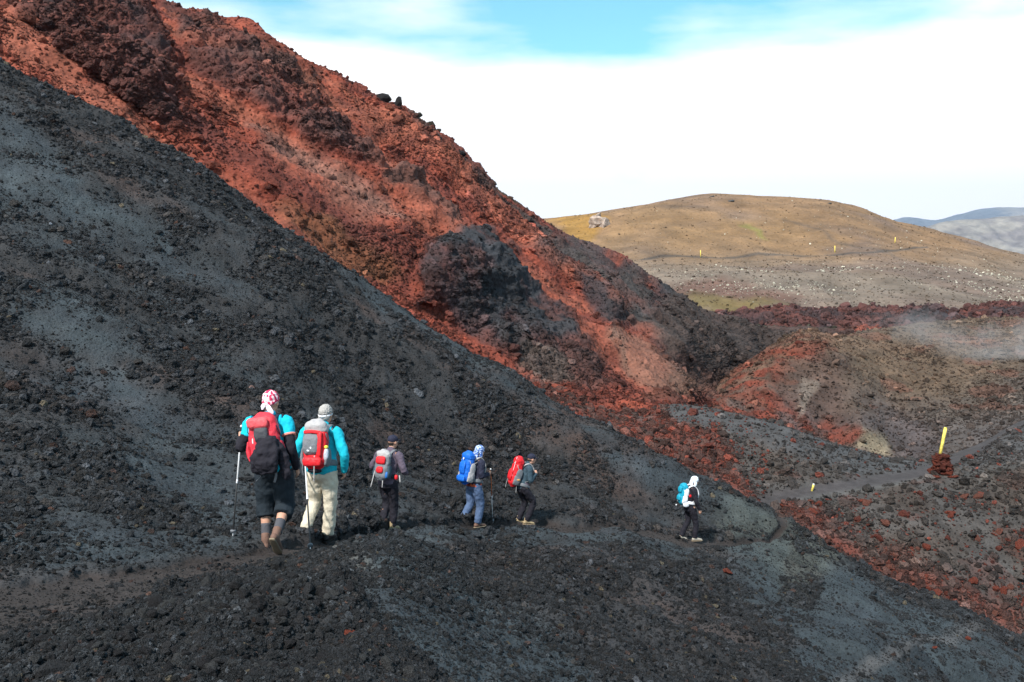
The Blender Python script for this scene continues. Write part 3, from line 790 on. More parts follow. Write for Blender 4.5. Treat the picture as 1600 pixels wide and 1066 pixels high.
p8, s8, c8, u8, v8 = E.scatter(9000, np.ones(E.u.shape), rng, 2.9, 0.9, pw=1.1, smin_px=1.2, base=0.2, smax=.9, alpha=2.8)
scatter_obj('hill_rubble', 'dark gravel specks over the far hill', 'rubble', p8, s8, tint(c8, colr(.07, .055, .04), .5, .35), rng, .7)

# single stones large enough to pick out: each its own object
stone_cache = [rock_mesh('lava_stone', 300 + i, sub=2, flat=.8, pits=.12) for i in range(14)]
red_cache = [rock_mesh('scoria_block', 330 + i, sub=2, flat=.7, pits=.13) for i in range(10)]
def solid_mat(name, c, **k):
    return mat_simple(name, c, rough=.95, **k)
m_stones = [mat_simple('black_lava_%s' % nme, cc_, rough=.95, fine=14, bump=.02, grain=.5, spec=.2) for nme, cc_ in (('dark', (.042,.042,.046)), ('grey', (.062,.063,.066)), ('deep', (.028,.027,.030)))]
m_reds = [mat_simple('red_scoria_%s' % nme, cc_, rough=.95, fine=10, bump=.03, grain=.45, spec=.2) for nme, cc_ in (('bright', (.24,.060,.038)), ('dull', (.16,.045,.032)), ('pinkish', (.22,.085,.062)))]
def rock_obj(name, me, mat, pos, size, rot, label=None, cat='stone', group=None, parent=None, sq=(1, 1, 1)):
    key = me.name + '_' + mat.name
    m2 = bpy.data.meshes.get(key)
    if m2 is None:
        m2 = me.copy(); m2.name = key; m2.materials.clear(); m2.materials.append(mat)
    o = bpy.data.objects.new(name, m2); col.objects.link(o)
    o.location = pos; o.rotation_euler = rot; o.scale = (size * sq[0], size * sq[1], size * sq[2])
    if label: o['label'] = label
    if cat and parent is None: o['category'] = cat
    if group: o['group'] = group
    if parent is not None: o.parent = parent
    return o
random.seed(4)
def stone_words(u, v):
    w = ('by the left edge' if u < 180 else 'below the first walker' if u < 430 else 'below the beige trousers' if u < 600 else 'by the grey ash')
    h = 'upper' if v < 960 else 'middle' if v < 1015 else 'lowest'
    return ('black lava stone in the %s rows of the heap, %s' % (h, w), 'stone', 'black stones in the %s rows of the heap %s' % (h, w))
def block_words(u, v):
    w = 'close under the far path' if v < 820 else 'right of the dark ash spur' if u < 1450 else 'by the right edge of the photo'
    h = 'upper' if v < 870 else 'lower'
    return ('rust red block on the %s slope, %s' % (h, w), 'stone', 'red blocks in the %s part of the slope %s' % (h, w))
for k in bigidx:
    h = s2[k] * .5
    rock_obj('lava_stone', random.choice(stone_cache), random.choice(m_stones), p2[k] + np.array([0, 0, h * .35]), h * random.uniform(1.0, 1.35),
             (random.random(), random.random(), random.random() * 6), *stone_words(u2[k], v2[k]))
for k in cand:
    h = s3[k] * .5
    rock_obj('scoria_block', random.choice(red_cache), random.choice(m_reds), p3[k] + np.array([0, 0, h * .2]), h,
             (random.random() * .6, random.random() * .6, random.random() * 6), *block_words(u3[k], v3[k]))
for (uu_, vv_, px, mm, lab, sq) in [
    (543, 990, 27, m_reds[0], 'brick red flat stone lying alone among the black foreground stones', (1, .6, .4)),
    (603, 1045, 40, m_stones[1], 'large upright grey black rock at the bottom edge of the rubble', (.8, .7, 1.2)),
    (640, 1052, 34, m_stones[1], 'rounded grey rock to the right of the upright bottom rock', (1, .8, .8)),
    (480, 925, 30, m_stones[0], 'broad dark rock on the heap right below the beige trousers', (1.2, .8, .7)),
    (505, 928, 26, m_stones[2], 'blackish rock next to the broad rock on the heap', (1, .8, .8)),
    (95, 1052, 55, m_stones[0], 'big flat black rock at the bottom left edge of the photo', (1.5, .8, .5)),
    (410, 975, 30, m_stones[2], 'wide black rock in the middle of the rubble heap', (1.3, .8, .6)),
    (1485, 802, 17, m_reds[0], 'red scoria block straight below the cairn', (1, .8, .7)),
    (1383, 818, 20, m_reds[2], 'broad pinkish red block between the short stake and the right edge', (1.3, .8, .6)),
    (1357, 820, 13, m_reds[1], 'dark red block just left of the broad pinkish one', (1, .8, .7)),
    (1478, 780, 10, m_reds[2], 'small tan pink stone below the cairn foot', (1, .8, .7)),
    (1447, 855, 17, m_reds[0], 'red block left of the scattered cluster at the right', (1, .9, .8)),
    (1594, 855, 24, m_reds[0], 'largest red block at the right edge of the photo', (.8, 1, 1.2)),
    (1138, 893, 17, m_reds[0], 'flat red stone on the black slope below the last walker', (1.2, .8, .5)),
    (1190, 925, 14, m_stones[1], 'grey leaning stone on the black slope below the last walker', (.7, .7, 1.3)),
    (1513, 998, 12, m_reds[0], 'red stone near the lower right end of the near slope', (1, .8, .8)),
    (1460, 1012, 9, m_reds[0], 'small red stone beside the faint lower right track', (1, .8, .8)),
    (1440, 780, 12, m_reds[1], 'dull red stone left of and below the cairn', (1, .8, .6))]:
    S = A if (uu_ < 1250 or vv_ > 990) else B
    q = S.at(uu_, vv_, 6.5 if S is A else 3.2, .7)
    h = px / F * q[1] * .5
    rock_obj('lava_stone' if mm in m_stones else 'scoria_block', random.choice(stone_cache), mm, q + np.array([0, 0, h * .3]), h * 1.1,
             (random.random() * .4, random.random() * .4, random.random() * 6), lab, 'stone', None, None, sq)

# ------------------------------------------------------------------ people
def V3(*a): return np.array(a, float)
def unit(a):
    a = np.asarray(a, float); return a / (np.linalg.norm(a) + 1e-12)
class MB:
    def __init__(s): s.v = []; s.f = []; s.n = 0
    def tube(s, pts, rad, side=(1, 0, 0), seg=14, sq=2.0, smooth=3, cap=True, capr=0.6):
        """loft of (super)elliptic rings; rad = list of (across, through) or float"""
        pts = np.array(pts, float); rad = np.array([(r, r) if np.isscalar(r) else r for r in rad], float)
        if smooth > 1 and len(pts) > 2:
            t0 = np.arange(len(pts)); t = np.linspace(0, len(pts) - 1, (len(pts) - 1) * smooth + 1)
            pp = []
            for x in t:
                i = min(int(x), len(pts) - 2); q = x - i
                a = pts[max(i - 1, 0)]; b = pts[i]; c = pts[i + 1]; d = pts[min(i + 2, len(pts) - 1)]
                pp.append(0.5 * ((2 * b) + (c - a) * q + (2*a - 5*b + 4*c - d) * q*q + (3*b - a - 3*c + d) * q**3))
            rr = np.stack([pchip(t, t0, rad[:, 0]), pchip(t, t0, rad[:, 1])], 1)
            pts = np.array(pp); rad = rr
        tg = np.gradient(pts, axis=0)
        if cap:
            e0 = unit(tg[0]); e1 = unit(tg[-1]); k0 = rad[0].min() * capr; k1 = rad[-1].min() * capr
            pts = np.concatenate([[pts[0] - e0 * k0, pts[0] - e0 * k0 * .75], pts, [pts[-1] + e1 * k1 * .75, pts[-1] + e1 * k1]])
            rad = np.concatenate([[rad[0] * .35, rad[0] * .72], rad, [rad[-1] * .72, rad[-1] * .35]])
            tg = np.concatenate([[tg[0]] * 2, tg, [tg[-1]] * 2])
        ang = np.linspace(0, 2 * math.pi, seg, endpoint=False)
        ca, sa = np.cos(ang), np.sin(ang)
        ex = 2.0 / sq
        ca = np.sign(ca) * np.abs(ca) ** ex; sa = np.sign(sa) * np.abs(sa) ** ex
        side = np.asarray(side, float)
        base = s.n
        for p, r, g in zip(pts, rad, tg):
            g = unit(g); a = side - g * (side @ g)
            if np.linalg.norm(a) < .05: a = np.cross(g, (0, 1, 0.1))
            a = unit(a); b = np.cross(g, a)
            s.v.append(p + np.outer(ca, a) * r[0] + np.outer(sa, b) * r[1])
        m = len(pts)
        for i in range(m - 1):
            for j in range(seg):
                j2 = (j + 1) % seg
                s.f.append((base + i*seg + j, base + i*seg + j2, base + (i+1)*seg + j2, base + (i+1)*seg + j))
        s.f.append(tuple(base + j for j in range(seg))[::-1]); s.f.append(tuple(base + (m-1)*seg + j for j in range(seg)))
        s.n += m * seg
        return s
    def ell(s, c, r, R=None, seg=16, rings=10, sq=2.0):
        base = s.n; c = np.asarray(c, float); vs = []
        ex = 2.0 / sq
        sg = lambda x: np.sign(x) * np.abs(x) ** ex
        for i in range(rings + 1):
            th = math.pi * (i + .02) / (rings + .04)
            for j in range(seg):
                ph = 2 * math.pi * j / seg
                vs.append((sg(math.sin(th)) * sg(math.cos(ph)) * r[0], sg(math.sin(th)) * sg(math.sin(ph)) * r[1], sg(math.cos(th)) * r[2]))
        vs = np.array(vs)
        if R is not None: vs = vs @ np.asarray(R).T
        s.v.append(vs + c)
        for i in range(rings):
            for j in range(seg):
                j2 = (j + 1) % seg
                s.f.append((base + i*seg + j, base + (i+1)*seg + j, base + (i+1)*seg + j2, base + i*seg + j2))
        s.f.append(tuple(base + j for j in range(seg))); s.f.append(tuple(base + rings*seg + j for j in range(seg))[::-1])
        s.n += (rings + 1) * seg
        return s
    def xf(s, M, o):
        s.v = [np.asarray(a) @ np.asarray(M).T + o for a in s.v]; return s
    def mesh(s, name):
        me = bpy.data.meshes.new(name)
        me.from_pydata([tuple(x) for x in np.concatenate(s.v)], [], s.f); me.update()
        for p in me.polygons: p.use_smooth = True
        return me
    def obj(s, name, mat, parent, remesh=None, wrinkle=0, wsize=.1, sm=2, label=None):
        o = add_mesh_obj(name, s.mesh(name), mat, None, parent)
        if remesh:
            m = o.modifiers.new('unite', 'REMESH'); m.mode = 'VOXEL'; m.voxel_size = remesh; m.use_smooth_shade = True
            m = o.modifiers.new('soften', 'SMOOTH'); m.factor = .5; m.iterations = sm
            if wrinkle:
                key = 'folds_%.3f' % wsize
                tx = bpy.data.textures.get(key) or bpy.data.textures.new(key, 'CLOUDS')
                tx.noise_scale = wsize; tx.noise_depth = 1
                m = o.modifiers.new('folds', 'DISPLACE'); m.texture = tx; m.strength = wrinkle; m.texture_coords = 'LOCAL'
        if label: o['label'] = label
        return o

def hand(mb, wrist, d, pal, thumb_side, curl, s=1.0):
    """palm, five fingers; d = direction of the hand, pal = palm normal, curl in radians per joint"""
    d = unit(d); pal = unit(pal - d * np.dot(pal, d)); ac = np.cross(d, pal) * thumb_side
    mb.tube([wrist, wrist + d * .035 * s, wrist + d * .085 * s], [(.026*s, .020*s), (.036*s, .017*s), (.039*s, .014*s)], side=ac, seg=10, sq=2.5)
    for k, (off, ln) in enumerate(((.029, .070), (.010, .078), (-.010, .073), (-.029, .058))):
        p = wrist + d * .078 * s + ac * off * s
        pts = [p - d * .01]; dd = d.copy(); c = curl * (1 + .08 * k)
        for q in (.46, .30, .24):
            dd = dd * math.cos(c) + pal * math.sin(c); dd = unit(dd)
            nx = unit(np.cross(ac, dd)); 
            pts.append(pts[-1] + dd * ln * q * s)
            dd = unit(dd)
            # continue curling about the across axis
            pal_k = unit(pal * math.cos(c) - d * math.sin(c))
            pal, d_old = pal, d
            dd, pal_l = dd, pal_k
        mb.tube(pts, [.0092*s, .0088*s, .0080*s, .0068*s], seg=7, smooth=2, side=ac)
    p = wrist + d * .025 * s + ac * .026 * s
    t1 = p + (ac * .6 + d * .7 + pal * .35) * .034 * s
    t2 = t1 + (d * .75 + pal * (.4 + curl * .4) + ac * (.15 - .4 * curl)) * .030 * s
    t3 = t2 + (d * .6 + pal * (.5 + curl * .5) - ac * .3 * curl) * .024 * s
    mb.tube([p, t1, t2, t3], [.013*s, .012*s, .0105*s, .0085*s], seg=7, smooth=2, side=pal)

def rotz(a):
    c, s_ = math.cos(a), math.sin(a); return np.array([[c, -s_, 0], [s_, c, 0], [0, 0, 1.0]])
def frame(z, f):
    """matrix whose columns are right, forward, up, with up along z"""
    z = unit(z); f = unit(np.asarray(f, float) - z * np.dot(f, z)); r = np.cross(f, z)
    return np.stack([r, f, z], 1)

skin = mat_simple('skin', (.50, .27, .19), rough=.55, fine=40, bump=.0008, grain=.08, spec=.35)
def cloth(name, c, **k):
    kk = dict(rough=.85, fine=170, bump=.0015, grain=.10, spec=.2); kk.update(k)
    return mat_simple(name, c, **kk)
M_ = {
 'cyan': cloth('cyan_fleece', (.008, .44, .60)), 'teal': cloth('teal_fleece', (.010, .40, .52)), 'salmon': cloth('salmon_trim', (.70, .25, .20)),
 'black': cloth('black_fabric', (.016, .015, .022)), 'slate': cloth('slate_fabric', (.015, .022, .030)), 'navy': cloth('navy_fabric', (.022, .024, .045)),
 'beige': cloth('beige_fabric', (.56, .50, .40)), 'plum': cloth('plum_grey_fleece', (.095, .075, .105)), 'denim': cloth('blue_grey_trousers', (.075, .115, .21)),
 'orange': cloth('orange_fleece', (.52, .085, .03)), 'petrol': cloth('petrol_jacket', (.035, .062, .085)), 'greypack': cloth('light_grey_nylon', (.36, .35, .36), rough=.6),
 'midgrey': cloth('mid_grey_nylon', (.15, .16, .18), rough=.6), 'darkgrey': cloth('dark_grey_nylon', (.05, .052, .062), rough=.6),
 'redpack': cloth('red_nylon', (.60, .020, .028), rough=.5), 'crimson': cloth('crimson_nylon', (.55, .035, .055), rough=.5), 'pinkred': cloth('faded_red_nylon', (.62, .085, .10), rough=.5),
 'bluepack': cloth('blue_nylon', (.010, .115, .52), rough=.5), 'tealpack': cloth('turquoise_nylon', (.012, .28, .42), rough=.5), 'white': cloth('white_fabric', (.72, .74, .80)),
 'bandana_red': cloth('pink_red_print', (.58, .035, .10), c2=(.80, .62, .68), patt='noise', pscale=26), 'bandana_pink': cloth('pale_pink_print', (.80, .62, .72)),
 'bandana_blue': cloth('blue_white_print', (.035, .10, .36), c2=(.50, .60, .78), patt='noise', pscale=40), 'palecap': cloth('pale_blue_fabric', (.66, .74, .84)),
 'hair': cloth('grey_hair', (.36, .345, .335), fine=260, grain=.35), 'darkhair': cloth('dark_hair', (.03, .022, .018), fine=260, grain=.3),
 'sock': cloth('grey_socks', (.075, .075, .088)), 'whitesock': cloth('white_socks', (.62, .55, .52)), 'bootbrown': cloth('brown_boot', (.16, .092, .072), rough=.7), 'boottan': cloth('tan_boot', (.33, .25, .15), rough=.75),
 'bootgrey': cloth('grey_shoe', (.33, .30, .26), rough=.7), 'bootblack': cloth('black_boot', (.025, .023, .024), rough=.6), 'sole': cloth('rubber_sole', (.020, .018, .017), rough=.8), 'soletan': cloth('dusty_sole', (.22, .17, .12)),
 'steel': mat_simple('pole_silver', (.62, .63, .66), rough=.35, fine=30, bump=0, grain=.05, spec=.6), 'poleblack': mat_simple('pole_black', (.02, .02, .022), rough=.4, fine=30, bump=0, spec=.5),
 'cork': cloth('cork_grip', (.38, .24, .14)), 'poleorange': mat_simple('pole_orange', (.50, .13, .04), rough=.4, fine=30, bump=0, spec=.5), 'yellowbit': cloth('yellow_plastic', (.72, .68, .08), rough=.4), 'bottle': mat_simple('clear_bottle', (.45, .48, .55), rough=.2, spec=.6),
 'tanbag': cloth('tan_pouch', (.50, .27, .12)), 'bluebit': cloth('blue_bottle', (.02, .12, .38), rough=.4),
}

def person(label, root, heading, S, J, wear, group=None):
    """J: joints in metres in the walker's own frame (x right, y ahead, z up, origin on the ground)"""
    e = bpy.data.objects.new('person', None); col.objects.link(e)
    e.location = root; e.rotation_euler = (0, 0, -heading); e.scale = (S, S, S); e.empty_display_size = .2
    e['label'] = label; e['category'] = 'person'
    j = {k: V3(*v) for k, v in J.items()}
    pel, chest, neck, head = j['pelvis'], j['chest'], j['neck'], j['head']
    face = unit(j['face']) if 'face' in j else V3(0, 1, 0)
    sx = unit(j['shR'] - j['shL'])
    hx = unit(j['hipR'] - j['hipL'])
    b = MB()
    b.tube([pel - (0, 0, .06), pel + V3(0, 0, .04), (pel + chest) / 2, chest, neck - (neck - chest) * .30, neck], [(.150, .105), (.155, .110), (.138, .100), (.160, .108), (.150, .090), (.07, .065)], side=sx, seg=18)
    b.tube([neck - (neck - chest) * .2, neck, head - V3(0, 0, .04)], [(.062, .060), (.055, .056), (.052, .055)], side=sx)
    Rh = frame(V3(0, 0, 1) * .95 + (head - neck) * 1.0, face)
    b.ell(head + Rh @ V3(0, -.008, .030), (.076, .094, .100), Rh)             # skull
    b.ell(head + Rh @ V3(0, .028, -.045), (.056, .062, .068), Rh)             # jaw
    b.ell(head + Rh @ V3(0, .100, -.018), (.014, .018, .024), Rh, seg=8, rings=6)    # nose
    b.ell(head + Rh @ V3(0, .088, .015), (.045, .012, .010), Rh, seg=10, rings=6)    # brow
    b.ell(head + Rh @ V3(0, .082, -.060), (.024, .012, .009), Rh, seg=8, rings=6)    # lips
    for q in (-1, 1):
        b.ell(head + Rh @ V3(q * .078, -.005, -.008), (.010, .020, .032), Rh, seg=8, rings=8)   # ears
    for q, k in ((-1, 'L'), (1, 'R')):
        sh, el, wr = j['sh' + k], j['el' + k], j['wr' + k]
        b.tube([sh - sx * q * .05, sh, (sh + el) / 2, el], [.060, .056, .047, .040], smooth=3)
        b.tube([el, el + (wr - el) * .3, wr], [.041, .042, .027], smooth=3)
        hd = j.get('hd' + k, wr - el)
        pal = j.get('pal' + k, V3(-q, 0, 0))
        hand(b, wr, hd, pal, 1 if np.dot(np.cross(unit(hd), unit(pal)), V3(0, 1, .3)) > 0 else -1, wear.get('curl' + k, .35))
        hp, kn, an = j['hip' + k], j['kn' + k], j['an' + k]
        b.tube([hp + V3(0, 0, .04), hp, (hp + kn) / 2, kn, kn + (an - kn) * .35, kn + (an - kn) * .75, an], [.085, .092, .078, .056, .058, .042, .036], smooth=2)
        td = unit(j['toe' + k])
        b.tube([an, an + td * .06 + V3(0, 0, -.045) * 1.0, an + td * .14 - V3(0, 0, .055)], [(.034, .036), (.038, .026), (.036, .018)], side=hx)
    b.obj('body', skin, e, remesh=.0085, sm=3)
    # eyes
    for q in (-1, 1):
        MB().ell(head + Rh @ V3(q * .031, .085, .000), (.012, .009, .008), Rh, seg=10, rings=8).obj('eye', M_['white'], e)
    # top
    top, trs = wear['top'], wear['trousers']
    t = MB(); fat = wear.get('fat', 1.0)
    t.tube([pel + V3(0, 0, wear.get('hem', -.02)), pel + V3(0, 0, .09), (pel + chest) / 2 + V3(0, .0, .0), chest, neck - (neck - chest) * .32, neck - (neck - chest) * .04, neck + (head - neck) * .12],
           [(.178*fat, .132*fat), (.176*fat, .130*fat), (.168*fat, .128*fat), (.186, .135), (.176, .115), (.085, .085), (.072, .072)], side=sx, seg=22)
    ext = wear.get('sleeve', 1.0)
    for q, k in ((-1, 'L'), (1, 'R')):
        sh, el, wr = j['sh' + k], j['el' + k], j['wr' + k]
        if ext >= 1:
            t.tube([sh - sx * q * .06, sh, (sh + el) / 2, el, (el + wr) / 2, wr - (wr - el) * .03], [.078, .078, .066, .060, .052, .042], smooth=3)
        else:
            t.tube([sh - sx * q * .06, sh, sh + (el - sh) * ext * .6, sh + (el - sh) * ext], [.078, .080, .074, .070], smooth=3, capr=.1)
    t.obj('shirt', M_[top], e, remesh=.010, wrinkle=.022, wsize=.075, sm=3)
    if ext < 1:
        for q, k in ((-1, 'L'), (1, 'R')):
            sh, el, wr = j['sh' + k], j['el' + k], j['wr' + k]
            MB().tube([sh + (el - sh) * (ext * .8), el, (el + wr) / 2, wr], [.062, .056, .050, .038], smooth=3).obj('arm_sleeve', M_['black'], e, remesh=.009, wrinkle=.012, wsize=.05)
            a = sh + (el - sh) * (ext - .05); a2 = sh + (el - sh) * (ext + .02)
            if k == 'R': MB().tube([a, a2], [.0765, .0765], smooth=1, capr=.05).obj('sleeve_trim', M_['salmon'], e)
    # trousers
    t = MB(); short = wear.get('short', None); lw = wear.get('legw', 1.0)
    t.tube([pel + V3(0, 0, -.09), pel + V3(0, 0, 0), pel + V3(0, 0, .08)], [(.150*lw, .128), (.168, .130), (.158, .120)], side=hx, seg=20)
    for q, k in ((-1, 'L'), (1, 'R')):
        hp, kn, an = j['hip' + k], j['kn' + k], j['an' + k]
        if short:
            ke = kn + (an - kn) * short
            t.tube([hp + V3(0, 0, .03), hp, (hp + kn) / 2, kn, ke], [.105*lw, .112*lw, .104*lw, .096*lw, .094*lw], capr=.08, smooth=3)
        else:
            t.tube([hp + V3(0, 0, .03), hp, (hp + kn) / 2, kn, (kn + an) / 2, an + (kn - an) * .02], [.105, .110, .096*lw, .078*lw, .072*lw, .068*lw], capr=.25, smooth=3)
    t.obj('trousers', M_[trs], e, remesh=.010, wrinkle=.030, wsize=.09, sm=3)
    # feet
    for q, k in ((-1, 'L'), (1, 'R')):
        kn, an = j['kn' + k], j['an' + k]; td = unit(j['toe' + k]); up = unit(kn - an)
        Rf = frame(up - td * np.dot(up, td), td) if abs(np.dot(up, td)) < .95 else frame(V3(0, 0, 1), td)
        f_ = lambda x, y, z: an + Rf @ V3(x, y, z)
        m = MB()
        m.tube([f_(0, -.062, -.045), f_(0, -.02, -.035), f_(0, .06, -.040), f_(0, .13, -.052), f_(0, .185, -.062)], [(.036, .036), (.043, .046), (.047, .038), (.050, .028), (.038, .020)], side=Rf[:, 0], seg=14)
        if wear.get('high', True):
            m.tube([f_(0, -.012, -.03), f_(0, -.015, .03), an + up * .085 - td * .01], [(.046, .052), (.047, .050), (.052, .056)], side=Rf[:, 0], seg=14, capr=.15)
        bo = m.obj('boot', M_[wear['boot']], e, remesh=.008, sm=2)
        s_ = MB().tube([f_(0, -.085, -.084), f_(0, .0, -.086), f_(0, .07, -.086), f_(0, .15, -.086), f_(0, .21, -.080)], [(.030, .012), (.042, .013), (.042, .013), (.050, .013), (.028, .010)], side=Rf[:, 0], seg=12, sq=3)
        s_.obj('sole', M_[wear.get('sole', 'sole')], bo)
        for kk in (.085, .115):
            MB().tube([f_(-.030, kk, -.012 - (kk-.085)*.5), f_(0, kk - .005, -.002 - (kk-.085)*.5), f_(.030, kk, -.012 - (kk-.085)*.5)], [.004]*3, seg=5, side=Rf[:, 1]).obj('lace', M_['soletan'], bo)
        if wear.get('socks'):
            MB().tube([an + up * .04, an + up * .12, an + up * wear.get('sockh', .19)], [.050, .052, .053], capr=.1).obj('sock', M_[wear['socks']], e)
    # head gear
    hg = wear['head']
    hp = lambda x, y, z: head + Rh @ V3(x, y, z)
    if hg == 'bandana':
        m = MB(); m.ell(hp(0, -.016, .047), (.086, .103, .092), Rh, seg=20, rings=12)
        m.tube([hp(-.074, .025, .045), hp(-.066, -.062, .012), hp(0, -.100, -.004), hp(.066, -.062, .012), hp(.074, .025, .045)], [(.026, .014)] * 5, side=Rh[:, 2], seg=10)
        bd = m.obj('bandana', M_[wear['hc']], e, remesh=.008, wrinkle=.012, wsize=.03)
        if wear.get('tail'):
            MB().ell(hp(0, -.112, -.012), (.020, .016, .018), Rh, seg=10, rings=7).obj('knot', M_[wear['tail']], bd)
            MB().tube([hp(.003, -.112, -.015), hp(.028, -.122, -.045), hp(.058, -.126, -.088), hp(.072, -.124, -.112)], [(.012, .006), (.028, .006), (.030, .005), (.022, .004)], side=Rh[:, 0], seg=10, sq=3).obj('tail', M_[wear['tail']], bd)
            MB().tube([hp(-.003, -.112, -.012), hp(-.030, -.113, -.022), hp(-.056, -.105, -.050), hp(-.060, -.100, -.062)], [(.012, .006), (.026, .007), (.028, .006), (.018, .005)], side=Rh[:, 2], seg=10, sq=3).obj('tail', M_[wear['tail']], bd)
    elif hg == 'drape':
        m = MB(); m.ell(hp(0, -.012, .040), (.090, .108, .098), Rh, seg=20, rings=12)
        m.tube([hp(0, -.075, .04), hp(0, -.100, -.03), hp(0, -.105, -.10), hp(0, -.115, -.16)], [(.070, .035), (.082, .035), (.088, .030), (.075, .018)], side=Rh[:, 0], seg=16)
        for q in (-1, 1):
            m.tube([hp(q * .070, -.02, .03), hp(q * .080, -.02, -.04), hp(q * .084, -.03, -.11)], [(.040, .016), (.045, .014), (.040, .010)], side=Rh[:, 1], seg=12)
        hd_ = m.obj('head_scarf', M_[wear['hc']], e, remesh=.008, wrinkle=.016, wsize=.04)
        if wear.get('peak'):
            MB().tube([hp(0, .06, .040), hp(0, .12, .030), hp(0, .155, .015)], [(.070, .010), (.072, .008), (.045, .006)], side=Rh[:, 0], seg=14).obj('cap_peak', M_[wear['peak']], hd_)
    elif hg == 'cap':
        cpm = MB().ell(hp(0, -.008, .052), (.086, .104, .080), Rh, seg=20, rings=12).obj('cap', M_[wear['hc']], e, remesh=.008, wrinkle=.006, wsize=.04)
        MB().tube([hp(0, .07, .035), hp(0, .13, .028), hp(0, .165, .012)], [(.070, .010), (.072, .008), (.045, .006)], side=Rh[:, 0], seg=14).obj('cap_peak', M_[wear['hc']], cpm)
        MB().ell(hp(0, -.052, -.015), (.068, .048, .045), Rh).obj('hair', M_['darkhair'], e, remesh=.008, wrinkle=.01, wsize=.02)
    elif hg == 'hair':
        m = MB(); m.ell(hp(0, -.012, .044), (.081, .099, .090), Rh, seg=20, rings=12); m.ell(hp(0, -.052, -.012), (.080, .056, .062), Rh)
        m.obj('hair', M_['hair'], e, remesh=.006, wrinkle=.022, wsize=.012)
        MB().tube([hp(-.082, .02, .012), hp(-.078, -.055, .002), hp(0, -.118, -.012), hp(.078, -.055, .002), hp(.082, .02, .012)], [(.011, .005)] * 5, side=Rh[:, 2], seg=10, smooth=4).obj('headband', M_['white'], e)
        MB().tube([hp(-.084, .02, .012), hp(-.082, -.055, .018), hp(0, -.122, .018), hp(.082, -.055, .018), hp(.084, .02, .012)], [.0035] * 5, seg=6, smooth=4).obj('glasses_cord', M_['poleblack'], e)
    e_info = dict(e=e, j=j, sx=sx, S=S, Rz=rotz(-heading), root=np.array(root))
    return e_info

